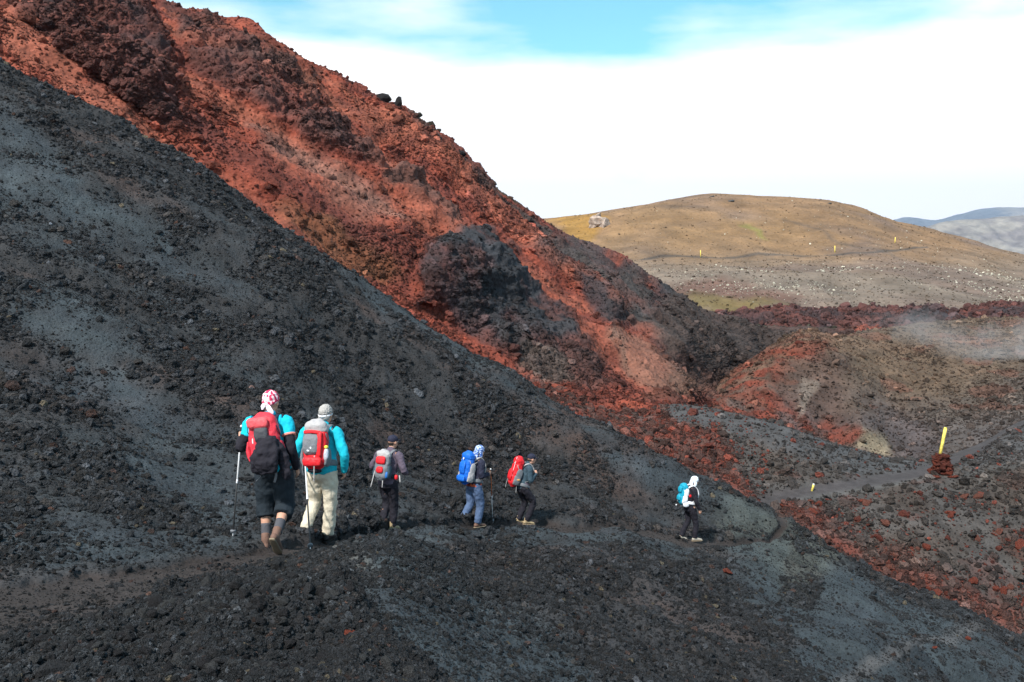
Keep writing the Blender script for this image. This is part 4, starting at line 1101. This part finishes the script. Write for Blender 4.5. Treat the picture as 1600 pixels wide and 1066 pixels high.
def backpack(label, pi, spec):
    """built in the wearer's torso frame; a thing of its own"""
    j = pi['j']; up = unit(j['neck'] - j['pelvis']); R = frame(up, V3(0, 1, 0) + 0 * up)
    r_ = pi['sx']; f_ = unit(np.cross(up, r_)); R = np.stack([r_, f_, up], 1)
    o0 = j['pelvis'] + R @ V3(0, 0, 0)
    e = bpy.data.objects.new('backpack', None); col.objects.link(e)
    base = o0
    e.location = pi['e'].location + Vector(tuple(pi['Rz'] @ (base * pi['S']))); e.rotation_euler = pi['e'].rotation_euler; e.scale = pi['e'].scale
    e['label'] = label; e['category'] = 'backpack'; e['group'] = 'backpacks worn by the walkers'
    q = lambda x, y, z: R @ V3(x, y, z)
    H = spec.get('h', .52); wv_ = spec.get('w', .155); dp = spec.get('d', .10); z0 = spec.get('z0', .0); yb = -.135 - dp; k = spec.get('tilt', 0.0)
    c1, c2, c3, c4 = (M_[x] for x in spec['c'])          # main, lid, pocket, sides
    m = MB().tube([q(0, yb + .01, z0 - .0), q(0, yb, z0 + .07), q(0, yb, z0 + H * .5), q(0, yb, z0 + H * .85), q(0, yb + .02, z0 + H)],
                  [(wv_ * .72, dp * .75), (wv_ * .95, dp), (wv_ * 1.0, dp * 1.02), (wv_ * .92, dp * .9), (wv_ * .62, dp * .6)], side=R[:, 0], seg=20, sq=2.9)
    main = m.obj('main_bag', c1, e, remesh=.010, wrinkle=.024, wsize=.08)
    if spec.get('lid', True):
        m = MB().tube([q(0, yb, z0 + H * .84), q(0, yb - .004, z0 + H * .95), q(0, yb + .008, z0 + H * 1.05)], [(wv_ * .98, dp * .98), (wv_ * .98, dp * 1.05), (wv_ * .66, dp * .62)], side=R[:, 0], seg=20, sq=2.7)
        m.obj('lid', c2, e, remesh=.009, wrinkle=.020, wsize=.06)
    for (x, z, w, h, cc) in spec.get('pockets', []):
        MB().tube([q(x, yb - dp * .92, z0 + z - h * .5), q(x, yb - dp * 1.12, z0 + z - h * .25), q(x, yb - dp * 1.14, z0 + z + h * .25), q(x, yb - dp * .92, z0 + z + h * .5)], [(w * .8, .022), (w, .032), (w, .030), (w * .75, .016)], side=R[:, 0], seg=16, sq=3).obj('pocket', M_[cc], e, remesh=.008, wrinkle=.012, wsize=.05)
    for s_ in (-1, 1):
        MB().tube([q(s_ * wv_ * .95, yb + .01, z0 + .02), q(s_ * wv_ * 1.06, yb + .01, z0 + .10), q(s_ * wv_ * 1.02, yb + .01, z0 + .22)], [(dp * .75, .022), (dp * .8, .034), (dp * .7, .018)], side=R[:, 1], seg=14).obj('side_pocket', c4, e, remesh=.008, wrinkle=.010, wsize=.05)
        MB().tube([q(s_ * wv_ * .93, yb - dp * .6, z0 + H * .78), q(s_ * wv_ * 1.02, yb - dp * .3, z0 + H * .66), q(s_ * wv_ * 1.0, yb + dp * .6, z0 + H * .55)], [(.008, .003)] * 3, side=R[:, 2], seg=6).obj('compression_strap', M_[spec.get('strapc', 'darkgrey')], e)
        # shoulder strap over the shoulder and under the arm
        zs = float((j['shR'] - base) @ up)
        MB().tube([q(s_ * .055, -.14, zs - .02), q(s_ * .085, -.125, zs + .045), q(s_ * .100, -.02, zs + .095), q(s_ * .105, .095, zs + .02), q(s_ * .12, .150, zs - .12), q(s_ * .155, .09, zs - .26), q(s_ * .17, -.05, zs - .33)],
                  [(.026, .009), (.030, .010), (.030, .010), (.028, .010), (.026, .009), (.013, .005), (.010, .004)], side=R[:, 0], seg=10, smooth=4, sq=3).obj('shoulder_strap', M_[spec.get('strapc', 'darkgrey')], e)
        MB().tube([q(s_ * .10, -.155, .05 + z0), q(s_ * .175, -.08, .06 + z0), q(s_ * .185, .02, .05 + z0), q(s_ * .13, .135, .03 + z0), q(0, .155, .02 + z0)], [(.034, .010), (.038, .012), (.034, .011), (.018, .006), (.016, .005)], side=R[:, 2], seg=10, smooth=4, sq=3).obj('hip_belt', M_[spec.get('beltc', 'darkgrey')], e)
    MB().tube([q(-.018, -.135, z0 + H * .97), q(-.012, -.15, z0 + H * 1.03), q(.012, -.15, z0 + H * 1.03), q(.018, -.135, z0 + H * .97)], [.005] * 4, seg=6, side=R[:, 1]).obj('haul_loop', M_['darkgrey'], e)
    for (pts, w, cc) in spec.get('dangles', []):
        MB().tube([q(*a) for a in pts], [(w, .003)] * len(pts), side=R[:, 0], seg=6).obj('strap_end', M_[cc], e)
    for (x, y, z, a, b_, c_, cc, nm) in spec.get('bits', []):
        MB().ell(q(x, y, z), (a, b_, c_), R, seg=12, rings=8, sq=2.3).obj(nm, M_[cc], e, wrinkle=0)
    return e, q, yb, z0, H, dp

def wpt(pi, p): return pi['root'] + pi['Rz'] @ (V3(*p) * pi['S'])

def pole(label, top, tip, S, cols=('poleblack', 'steel', 'poleblack'), extra=.06):
    top = np.array(top); tip = np.array(tip); d = unit(tip - top); Ln = np.linalg.norm(tip - top)
    e = bpy.data.objects.new('trekking_pole', None); col.objects.link(e); e.location = tip; e['label'] = label; e['category'] = 'trekking pole'
    T = lambda a: (top - tip) + d * a
    MB().tube([T(-extra * S), T(-.02 * S), T(.05 * S), T(.10 * S)], [.016 * S, .014 * S, .0125 * S, .013 * S], seg=10).obj('grip', M_['cork'] if cols[0] == 'cork' else M_['poleblack'], e)
    MB().ell(T(-extra * S), (.019 * S,) * 3, seg=10, rings=8).obj('grip_cap', M_['steel'], e)
    MB().tube([T(.08 * S), T(Ln * .47)], [.0105 * S] * 2, seg=10, smooth=1).obj('upper_shaft', M_[cols[1]], e)
    MB().tube([T(Ln * .46), T(Ln * .49)], [.013 * S] * 2, seg=10, smooth=1).obj('clamp', M_['white'], e)
    MB().tube([T(Ln * .48), T(Ln * .95)], [.0105 * S] * 2, seg=10, smooth=1).obj('lower_shaft', M_[cols[2]], e)
    MB().tube([T(Ln * .93), T(Ln * .945)], [.036 * S] * 2, seg=14, smooth=1, capr=.1).obj('basket', M_['midgrey'], e)
    MB().tube([T(Ln * .94), T(Ln * 1.0)], [.007 * S, .004 * S], seg=8, smooth=1).obj('tip', M_['steel'], e)
    s1 = T(-.03 * S)
    MB().tube([s1, s1 + V3(.025, -.02, -.03) * S, s1 + V3(.03, -.02, -.09) * S, s1 + V3(.005, -.01, -.12) * S], [(.008 * S, .002 * S)] * 4, seg=6).obj('wrist_strap', M_['poleblack'], e)
    return e

def ground(u, v):
    q = A.at(u, v, 5, 1.5); return q
SC = {}
def sc(rootp, px, hgt):
    """body scale so that hgt metres span px photo pixels there"""
    return px * (rootp[1] * cp) / F / hgt
# ---- 1: pink-red bandana, cyan shirt
g = ground(432, 860)
S1 = 250 * g[1] / F / 1.70
def std(**k):
    J = dict(pelvis=(0,0,.94), chest=(0,0,1.28), neck=(0,.01,1.50), head=(0,.04,1.63), shL=(-.19,0,1.44), shR=(.19,0,1.44), elL=(-.26,-.04,1.16), elR=(.26,-.04,1.16),
             wrL=(-.26,.06,.92), wrR=(.26,.06,.92), hipL=(-.09,0,.90), hipR=(.09,0,.90), knL=(-.10,.03,.50), knR=(.10,.03,.50), anL=(-.10,0,.10), anR=(.10,0,.10), toeL=(-.1,1,0), toeR=(.1,1,0))
    J.update(k); return J
print('g1', g)
p1 = person('walker in a pink-red bandana, cyan T-shirt and dark knee-length shorts, nearest to the camera', g, math.radians(4), S1,
    std(pelvis=(-.01,.02,.93), chest=(-.06,.06,1.24), neck=(-.08,.12,1.46), head=(-.075,.17,1.60), face=(.15,1,-.25), shL=(-.27,.07,1.385), shR=(.12,.07,1.405),
        elL=(-.36,-.02,1.13), wrL=(-.44,.20,1.19), hdL=(-.25,.6,.35), palL=(1,.2,0), elR=(.20,-.04,1.14), wrR=(.22,.08,.90), hipL=(-.10,.02,.88), hipR=(.08,.02,.88),
        knL=(-.13,.08,.50), anL=(-.10,-.03,.105), toeL=(-.12,1,-.02), knR=(.10,.04,.50), anR=(.085,-.26,.235), toeR=(.05,.62,-.72)),
    dict(top='cyan', sleeve=.52, trousers='slate', short=.34, legw=1.12, boot='bootbrown', socks='sock', sockh=.20, head='bandana', hc='bandana_red', tail='bandana_pink', curlL=1.0, sole='soletan', hem=-.02, fat=1.06))
e1, q, yb, z0, H_, dp = backpack('crimson daypack with a black jacket strapped over it, on the walker in the pink-red bandana', p1, dict(h=.50, w=.165, d=.095, z0=.04, lid=False, c=('crimson','crimson','darkgrey','crimson'), strapc='navy', beltc='black',
    pockets=[(.0, .30, .075, .16, 'darkgrey'), (-.03, .42, .115, .10, 'pinkred')],
    dangles=[([(.10,-.24,.02),(.09,-.24,-.10),(.06,-.22,-.17)], .013, 'midgrey'), ([(-.02,-.24,.0),(-.08,-.23,-.10),(-.14,-.21,-.15)], .003, 'midgrey')],
    bits=[(-.115,-.315,.10,.028,.012,.028,'tanbag','pouch'), (-.035,-.335,.385,.012,.006,.020,'white','logo_patch'), (.012,-.338,.365,.020,.005,.007,'white','logo_patch'), (.035,-.338,.345,.014,.005,.009,'redpack','logo_patch'), (-.10,-.32,.27,.008,.008,.030,'white','buckle')]))
m = MB(); m.tube([q(.05,-.34,.30), q(.055,-.365,.20), q(.04,-.37,.06), q(.05,-.33,-.05)], [(.100,.035),(.125,.050),(.135,.055),(.10,.045)], side=q(1,0,0), seg=18, sq=2.4)
m.tube([q(.14,-.30,.26), q(.19,-.27,.10), q(.20,-.24,-.06), q(.19,-.22,-.14)], [(.050,.035),(.060,.04),(.055,.035),(.035,.025)], side=q(1,0,0), seg=12)
m.tube([q(-.06,-.33,.16), q(-.10,-.33,.04), q(-.07,-.28,-.06)], [(.045,.03),(.055,.035),(.045,.03)], side=q(1,0,0), seg=12)
jk = m.obj('jacket', M_['black'], None, remesh=.010, wrinkle=.045, wsize=.07)
jk.location = e1.location; jk.rotation_euler = e1.rotation_euler; jk.scale = e1.scale
jk['label'] = 'black jacket bundled over the lower part of the crimson daypack'; jk['category'] = 'jacket'
wl = wpt(p1, (-.455,.275,1.215))
tp = ground(363, 836)
pole('silver and black trekking pole held by the walker in the pink-red bandana', wl + V3(0, 0, .05), tp + V3(0, 0, -.02), 1.0)
# ---- 2: grey hair, teal jacket, beige trousers
g = ground(505, 846)
S2 = 219 * (g[1]) / F / 1.72
p2_ = person('grey-haired walker in a teal jacket and beige trousers', g, math.radians(10), S2,
    std(chest=(-.01,.06,1.25), neck=(-.01,.12,1.46), head=(.0,.17,1.59), face=(.15,1,-.35), shL=(-.21,.05,1.39), shR=(.18,.05,1.39), elL=(-.32,-.04,1.16), wrL=(-.31,.15,1.06), hdL=(0,.7,-.1), palL=(1,0,0),
        elR=(.31,-.04,1.13), wrR=(.27,.06,.90), knL=(-.13,.07,.50), anL=(-.165,-.17,.20), toeL=(-.1,.85,-.45), knR=(.10,.02,.49), anR=(.05,.04,.10)),
    dict(top='teal', trousers='beige', legw=1.08, boot='bootblack', socks='sock', sockh=.10, head='hair', high=True, curlL=1.0, curlR=.4, fat=1.08))
e2, q, yb, z0, H_, dp = backpack('grey backpack with red front and base, on the grey-haired walker in the teal jacket', p2_, dict(h=.52, w=.150, d=.10, z0=.02, c=('redpack','greypack','midgrey','midgrey'), strapc='midgrey', beltc='midgrey',
    pockets=[(-.03, .27, .100, .24, 'midgrey'), (-.0, .06, .120, .10, 'redpack')],
    dangles=[([(.03,-.355,.15),(.035,-.36,.02),(.03,-.33,-.16)], .007, 'greypack'), ([(-.12,-.32,.12),(-.13,-.32,-.02),(-.12,-.28,-.10)], .007, 'midgrey')],
    bits=[(-.03,-.372,.31,.022,.006,.022,'white','logo_patch'), (-.018,-.374,.24,.014,.006,.018,'white','logo_patch'), (-.045,-.372,.21,.020,.006,.014,'white','logo_patch'), (.150,-.285,.26,.026,.028,.022,'yellowbit','bottle_cap'), (.150,-.280,.17,.034,.034,.080,'bottle','bottle'), (-.06,-.36,.06,.006,.006,.02,'white','logo_patch'), (.02,-.37,.055,.028,.005,.006,'white','logo_patch'),
          (0,-.24,-.03,.09,.07,.03,'black','base_patch')]))
MB().tube([q(.075,-.34,.14), q(.082,-.355,.28), q(.075,-.34,.44)], [(.030,.012)]*3, side=q(1,0,0), seg=10, sq=3).obj('red_panel', M_['redpack'], e2)
MB().tube([q(-.12,-.335,.43), q(-.02,-.352,.44), q(.08,-.34,.43)], [(.022,.012)]*3, side=q(0,0,1), seg=10, sq=3).obj('red_panel', M_['redpack'], e2)
wl = wpt(p2_, (-.315,.225,1.045))
pole('silver and black trekking pole held by the grey-haired walker', wl + V3(0, 0, .03), ground(485, 857) + V3(0, 0, -.04), 1.0)
# ---- 3: dark cap, plum top
g = ground(608, 831)
S3 = 155 * g[1] / F / 1.74
p3_ = person('walker in a dark cap, plum-grey top and black trousers with tan boots', g, math.radians(24), S3,
    std(pelvis=(0,-.02,.93), chest=(0,.05,1.25), neck=(0,.12,1.46), head=(.01,.17,1.60), face=(.3,1,-.35), shL=(-.20,.05,1.39), shR=(.20,.05,1.39), elL=(-.34,.02,1.15), wrL=(-.20,.22,1.08), hdL=(.6,.5,.1), elR=(.33,.0,1.14), wrR=(.25,.22,1.04), hdR=(-.4,.6,.1),
        knL=(-.07,.06,.50), anL=(-.05,-.14,.16), toeL=(0,.8,-.55), knR=(.08,.08,.50), anR=(.05,.05,.10)),
    dict(top='plum', trousers='black', boot='boottan', socks='whitesock', sockh=.12, head='cap', hc='navy', curlL=.8, curlR=.8, legw=.95, sole='soletan'))
e3, q, *_ = backpack('small grey backpack with two red pockets, on the walker in the plum-grey top', p3_, dict(h=.46, w=.14, d=.085, z0=.03, c=('midgrey','greypack','redpack','petrol'), strapc='midgrey', beltc='slate',
    pockets=[(0, .32, .095, .12, 'redpack'), (0, .15, .065, .09, 'redpack')],
    dangles=[([(-.12,-.26,.22),(-.13,-.28,.05),(-.17,-.26,-.13)], .010, 'greypack'), ([(.05,-.25,.0),(.055,-.25,-.12)], .008, 'greypack'), ([(.24,-.02,.12),(.27,-.02,0)], .014, 'greypack')],
    bits=[(.0,-.335,.34,.024,.006,.010,'white','logo_patch'), (.12,-.26,.10,.030,.030,.060,'bluebit','bottle'), (.20,-.06,.08,.035,.035,.045,'redpack','belt_pouch')]))
# ---- 4: blue bandana, blue pack
g = ground(741, 822)
S4 = 130 * g[1] / F / 1.72
p4_ = person('walker in a blue patterned bandana, dark top, orange waistband and blue-grey trousers', g, math.radians(48), S4,
    std(chest=(0,.05,1.26), neck=(0,.11,1.46), head=(0,.17,1.60), face=(.1,1,-.2), shL=(-.19,.05,1.40), shR=(.19,.05,1.40), elR=(.23,.02,1.13), wrR=(.16,.27,1.12), hdR=(-.15,.6,.3), palR=(-1,0,0), elL=(-.24,-.02,1.14), wrL=(-.15,.18,1.0),
        knL=(-.09,-.02,.50), anL=(-.10,-.25,.17), toeL=(0,.8,-.5), knR=(.09,.10,.50), anR=(.08,.03,.10)),
    dict(top='navy', trousers='denim', boot='bootbrown', head='drape', hc='bandana_blue', curlR=1.0, legw=1.12, sole='soletan', fat=1.05))
MB().tube([V3(0,.0,.90), V3(0,0,.96)], [(.185,.145)]*2, seg=22, smooth=1, capr=.1).obj('waistband', M_['orange'], p4_['e'], remesh=.01, wrinkle=.02, wsize=.05)
e4, q, *_ = backpack('bright blue backpack with pale grey sides, on the walker in the blue bandana', p4_, dict(h=.58, w=.150, d=.115, z0=.02, c=('bluepack','bluepack','bluepack','greypack'), strapc='greypack', beltc='midgrey',
    pockets=[(0, .30, .085, .26, 'bluepack'), (0, .07, .125, .12, 'bluepack')],
    dangles=[([(.12,-.24,.38),(.14,-.16,.44),(.14,-.05,.46)], .012, 'greypack')],
    bits=[(.0,-.385,.50,.020,.006,.024,'white','logo_patch'), (.155,-.22,.30,.018,.075,.13,'greypack','side_panel'), (-.155,-.22,.30,.018,.075,.13,'greypack','side_panel'), (.16,-.20,.14,.03,.06,.08,'midgrey','side_pouch')]))
wr = wpt(p4_, (.145,.345,1.155))
pole('trekking pole with orange upper shaft held by the walker with the blue backpack', wr + V3(0, 0, .02), ground(770, 818), 1.0, ('poleblack', 'poleorange', 'steel'))
# ---- 5: red pack leaning forward
g = ground(820, 818)
S5 = 110 * g[1] / F / 1.60
p5_ = person('dark-clad walker in a dark cap leaning forward under a tall red backpack', g, math.radians(66), S5,
    std(pelvis=(0,-.07,.90), chest=(0,.01,1.22), neck=(0,.09,1.41), head=(0,.17,1.52), face=(0,1,-.7), shL=(-.19,.03,1.35), shR=(.19,.03,1.35), elR=(.25,.02,1.07), wrR=(.17,.20,1.21), hdR=(-.5,.2,.6), elL=(-.25,.02,1.08), wrL=(-.12,.20,1.15),
        hipL=(-.09,-.06,.87), hipR=(.09,-.06,.87), knL=(-.09,.04,.50), anL=(-.08,-.12,.11), toeL=(0,.95,-.2), knR=(.10,.17,.53), anR=(.08,.01,.11), toeR=(.05,1,-.1)),
    dict(top='petrol', trousers='black', boot='boottan', head='cap', hc='navy', curlR=.9, curlL=.9, legw=1.0, sole='soletan', sleeve=1.0))
MB().tube([V3(0,-.07,.93), V3(0,-.02,1.00)], [(.185,.142)]*2, seg=22, smooth=1, capr=.1).obj('shirt_hem', M_['plum'], p5_['e'], remesh=.01, wrinkle=.02, wsize=.05)
e5, q, *_ = backpack('tall bright red backpack with grey side mesh, on the walker leaning forward', p5_, dict(h=.60, w=.135, d=.115, z0=.0, c=('redpack','redpack','redpack','midgrey'), strapc='greypack', beltc='midgrey',
    pockets=[(0, .22, .09, .26, 'redpack')],
    dangles=[([(-.10,-.36,.15),(-.10,-.37,.0),(-.10,-.36,-.12)], .008, 'greypack'), ([(.12,-.22,.10),(.12,-.20,-.04),(.12,-.17,-.17)], .012, 'greypack'), ([(.06,-.36,.64),(.07,-.37,.40),(.08,-.37,.18)], .008, 'white')],
    bits=[(.145,-.22,.27,.014,.085,.12,'midgrey','side_panel'), (.155,-.22,.14,.030,.055,.03,'tanbag','pouch'), (.02,-.36,.50,.016,.006,.014,'white','logo_patch')]))
# ---- 6: white head scarf
g = ground(1078, 843)
S6 = 104 * g[1] / F / 1.72
p6_ = person('walker in a white head scarf and black clothes, farthest along the path', g, math.radians(74), S6,
    std(pelvis=(0,-.04,.93), chest=(0,-.02,1.26), neck=(0,.05,1.46), head=(0,.12,1.59), face=(0,1,-.25), shL=(-.19,.0,1.40), shR=(.19,.0,1.40), elR=(.24,.04,1.12), wrR=(.22,.16,.87), hdR=(0,.2,-1), elL=(-.24,.02,1.13), wrL=(-.2,.14,.9),
        knL=(-.09,-.02,.50), anL=(-.09,-.22,.13), toeL=(0,1,-.2), knR=(.09,.12,.50), anR=(.09,.10,.10)),
    dict(top='black', trousers='black', boot='bootgrey', head='drape', hc='palecap', peak='navy', curlR=.35, high=False, legw=1.0, sole='soletan'))
e6, q, *_ = backpack('turquoise and white backpack, on the farthest walker with the white head scarf', p6_, dict(h=.48, w=.140, d=.095, z0=.06, c=('tealpack','tealpack','tealpack','white'), strapc='white', beltc='white',
    pockets=[(0, .36, .09, .16, 'tealpack'), (0, .14, .09, .14, 'tealpack')],
    dangles=[([(.0,-.34,.27),(.05,-.34,.24),(.12,-.28,.22)], .012, 'white')],
    bits=[(.14,-.20,.36,.02,.07,.12,'white','side_panel'), (-.10,-.32,-.02,.02,.02,.02,'white','buckle'), (.165,-.10,.30,.014,.04,.04,'redpack','patch'), (.15,-.17,.06,.03,.09,.07,'white','side_pouch')]))

# ------------------------------------------------------------------ markers
m_yel = mat_simple('yellow_paint', (.78, .62, .13), rough=.7, fine=9, bump=.002, grain=.35)
m_whi = mat_simple('white_paint', (.75, .75, .72), rough=.6, fine=30, bump=.001, grain=.08)
def stake(base, top, r, label, cat='marker stake', group=None, tip=False):
    base = np.array(base); top = np.array(top)
    e = bpy.data.objects.new('marker_stake', None); col.objects.link(e); e.location = base; e['label'] = label; e['category'] = cat
    if group: e['group'] = group
    d = top - base
    MB().tube([-d * .12, d * .5, d * (.86 if tip else .97)], [r, r, r], seg=8, sq=6, smooth=1, capr=.05).obj('post', m_yel, e)
    MB().tube([d * (.862 if tip else .972), d], [r * .98, r * .9], seg=8, sq=6, smooth=1, capr=.05).obj('post_top', m_whi if tip else m_yel, e)
    return e
cb = B.at(1472, 738, 3.2, .7)
sc_ = cb[1] / F
tpz = P(1477.5, 668, cb[1] + .05)
stake(cb + V3((1468 - 1472) * sc_, .05, 27 * sc_), tpz, 2.1 * sc_, 'tall leaning yellow stake planted in the red stone cairn')
e = bpy.data.objects.new('cairn', None); col.objects.link(e); e.location = cb; e['label'] = 'cairn of rust red stones at the foot of the tall yellow stake'; e['category'] = 'cairn'
random.seed(12)
for lay in range(7):
    zz = lay * 4.3 * sc_; R_ = (15.5 - lay * 1.15) * sc_
    for k in range(9 if lay < 5 else 6):
        a = k / (9 if lay < 5 else 6) * 6.28 + lay * .5 + random.uniform(-.2, .2)
        rr_ = R_ * random.uniform(.72, .92)
        rock_obj('stone', random.choice(red_cache), random.choice(m_reds[:2] + [m_reds[1]]), V3(math.cos(a) * rr_, math.sin(a) * rr_, zz + 2 * sc_ + random.uniform(-.8, .8) * sc_), random.uniform(3.4, 8.6) * sc_,
                 (random.uniform(-.5, .5), random.uniform(-.5, .5), a + random.random()), parent=e, sq=(1, .85, .75))
for k in range(5):
    a = random.random() * 6.28
    rock_obj('stone', random.choice(red_cache), m_reds[1], V3(math.cos(a) * 4 * sc_, math.sin(a) * 4 * sc_, 30 * sc_), 6 * sc_, (0, 0, a), parent=e, sq=(1, .9, .5))
for (dx, dz, r) in ((20, -6, 5), (24, -5, 3.5), (-14, -7, 4), (-6, -9, 5), (12, -7, 4.5)):
    q_ = B.at(1472 + dx, 741 - dz * .6, 3.2, .7)
    rock_obj('stone', random.choice(red_cache), m_reds[2 if r < 4 else 0], q_ - cb + V3(0, 0, r * .4 * sc_), r * sc_, (0, 0, dx), parent=e, sq=(1.2, .8, .6))
sb = B.at(1268, 766, 3.2, .7)
stake(sb, P(1271.5, 756, sb[1]), 1.5 * sb[1] / F, 'short yellow stake with a pale top beside the middle of the far path', tip=True)
for (uu_, vb, vt, lab) in ((1094, 400, 391, 'yellow post by the track on the hill, leftmost of the three hill posts'), (1304, 393, 384, 'yellow post by the track on the hill, middle one of the three hill posts'), (1398.5, 378, 371, 'yellow post high on the right shoulder of the hill, rightmost of the three hill posts')):
    q_ = E.at(uu_, vb, 2.9, 1.1)
    stake(q_, P(uu_ + .5, vt, q_[1]), 0.6 * q_[1] / F, lab, group='yellow posts on the hill')
# rocks on the skylines
hb = E.at(937, 352, 2.95, 1.5)
m_out = mat_simple('pale_outcrop', (.34, .27, .23), rough=.95, fine=2.5, bump=.02, grain=.45, spec=.2)
oc = bpy.data.objects.new('rock_outcrop', None); col.objects.link(oc); oc.location = hb; oc['label'] = 'pale brown rock outcrop on the left shoulder of the hill'; oc['category'] = 'rock outcrop'
s_ = hb[1] / F
for k, (dx, dz, r, a, b_) in enumerate([(-3, 7, 14, 1, 1.15), (8, 2, 13, 1.1, .95), (-10, -1, 9, 1, 1.0), (9, 9, 8, 1, .8), (-4, 15, 8, 1.2, .8), (15, -3, 7, 1.2, .8)]):
    rock_obj('rock', stone_cache[k], m_out, V3(dx * s_, random.uniform(-2, 2) * s_, dz * s_), r * s_, (.2 * k, .1 * k, k), parent=oc, sq=(a, .9, b_))
for (uu_, vv_, r, S_, lab, mm) in [(1114, 306, 4, E, 'small dark cairn-like knob on the summit of the hill', m_stones[1]), (1296, 317, 4, E, 'small rock bump on the right end of the hill crest', m_stones[1]),
                                   (1143, 313, 6, E, 'low dark rock just below the hill summit', m_stones[1])]:
    q_ = E.at(uu_, vv_, 3.1, 2.3)
    rock_obj('boulder', stone_cache[3], mm, q_, r * q_[1] / F, (0, 0, 1), lab, 'boulder', sq=(1.4, 1, .8))
for (uu_, vv_, r, lab, sq) in [(603, 158, 12, 'squat dark crag on the skyline of the red wall', (1.2, 1, .8)), (623, 164, 9, 'upright dark pinnacle on the skyline beside the squat crag', (.7, .8, 1.5)),
                               (722, 243, 8, 'dark crag on the skyline halfway down the red wall', (1.3, 1, .8)), (1250, 538, 7, 'dark jutting rock on the red side of the knoll', (1.5, 1, .7))]:
    S_ = Cm if uu_ < 1200 else D
    q_ = S_.at(uu_, vv_, 2.1, 1.2); q_[2] += r * .45 * q_[1] / F
    rock_obj('crag', stone_cache[5], m_stones[2] if uu_ < 1200 else m_reds[1], q_, r * q_[1] / F, (.2, .1, .5), lab, 'crag', sq=sq)

# ------------------------------------------------------------------ air and steam
hz = MB(); 
bm = bmesh.new(); bmesh.ops.create_cube(bm, size=1)
me = bpy.data.meshes.new('haze'); bm.to_mesh(me); bm.free()
hz = bpy.data.objects.new('haze', me); col.objects.link(hz); hz['kind'] = 'stuff'; hz['label'] = 'thin blue air between the camera and the far mountains'; hz['category'] = 'haze'
zt = 1150.0; zb_ = -340.0
hz.location = (0, 7000, (zt + zb_) / 2); hz.scale = (30000, 18500, zt - zb_)
mh = bpy.data.materials.new('air'); mh.use_nodes = True; t_ = mh.node_tree; t_.nodes.clear()
o_ = N(t_, 'ShaderNodeOutputMaterial'); pv = N(t_, 'ShaderNodeVolumePrincipled')
pv.inputs['Color'].default_value = (.55, .70, 1.0, 1); pv.inputs['Density'].default_value = 0.00005; pv.inputs['Anisotropy'].default_value = .2
L(t_, pv.outputs[0], o_.inputs['Volume']); me.materials.append(mh)

def steam(label, u, v, Y, sx_, sy_, sz_, dens, seed):
    c = P(u, v, Y)
    me = MB().ell((0, 0, 0), (sx_, sy_, sz_), seg=24, rings=14).mesh('steam')
    o = bpy.data.objects.new('steam', me); col.objects.link(o); o.location = c; o['kind'] = 'stuff'; o['label'] = label; o['category'] = 'steam'
    m = bpy.data.materials.new('steam'); m.use_nodes = True; t = m.node_tree; t.nodes.clear()
    o_ = N(t, 'ShaderNodeOutputMaterial'); pv = N(t, 'ShaderNodeVolumePrincipled'); pv.inputs['Color'].default_value = (.93, .95, 1, 1)
    tc = N(t, 'ShaderNodeTexCoord'); n = N(t, 'ShaderNodeTexNoise'); n.inputs['Scale'].default_value = .30; n.inputs['Detail'].default_value = 4; n.inputs['Distortion'].default_value = .6
    mp = N(t, 'ShaderNodeMapping'); mp.inputs['Location'].default_value = (seed, 0, 0); L(t, tc.outputs['Object'], mp.inputs[0]); L(t, mp.outputs[0], n.inputs['Vector'])
    vs = N(t, 'ShaderNodeVectorMath', operation='DIVIDE'); vs.inputs[1].default_value = (sx_, sy_, sz_); L(t, tc.outputs['Object'], vs.inputs[0])
    ln = N(t, 'ShaderNodeVectorMath', operation='LENGTH'); L(t, vs.outputs[0], ln.inputs[0])
    fr = N(t, 'ShaderNodeMapRange'); fr.interpolation_type = 'SMOOTHSTEP'; fr.inputs['From Min'].default_value = 1.0; fr.inputs['From Max'].default_value = .15; L(t, ln.outputs['Value'], fr.inputs['Value'])
    nr = N(t, 'ShaderNodeMapRange'); nr.inputs['From Min'].default_value = .42; nr.inputs['From Max'].default_value = .75; L(t, n.outputs['Fac'], nr.inputs['Value'])
    mu = N(t, 'ShaderNodeMath', operation='MULTIPLY'); L(t, fr.outputs[0], mu.inputs[0]); L(t, nr.outputs[0], mu.inputs[1])
    m2 = N(t, 'ShaderNodeMath', operation='MULTIPLY'); L(t, mu.outputs[0], m2.inputs[0]); m2.inputs[1].default_value = dens
    L(t, m2.outputs[0], pv.inputs['Density']); L(t, pv.outputs[0], o_.inputs['Volume']); me.materials.append(m)
steam('thin white steam drifting over the knoll at the right edge', 1590, 538, 84, 9, 3.5, 2.8, .33, 3)
steam('faint wisp of steam rising from the top of the knoll', 1440, 515, 88, 7, 3, 2.4, .13, 11)
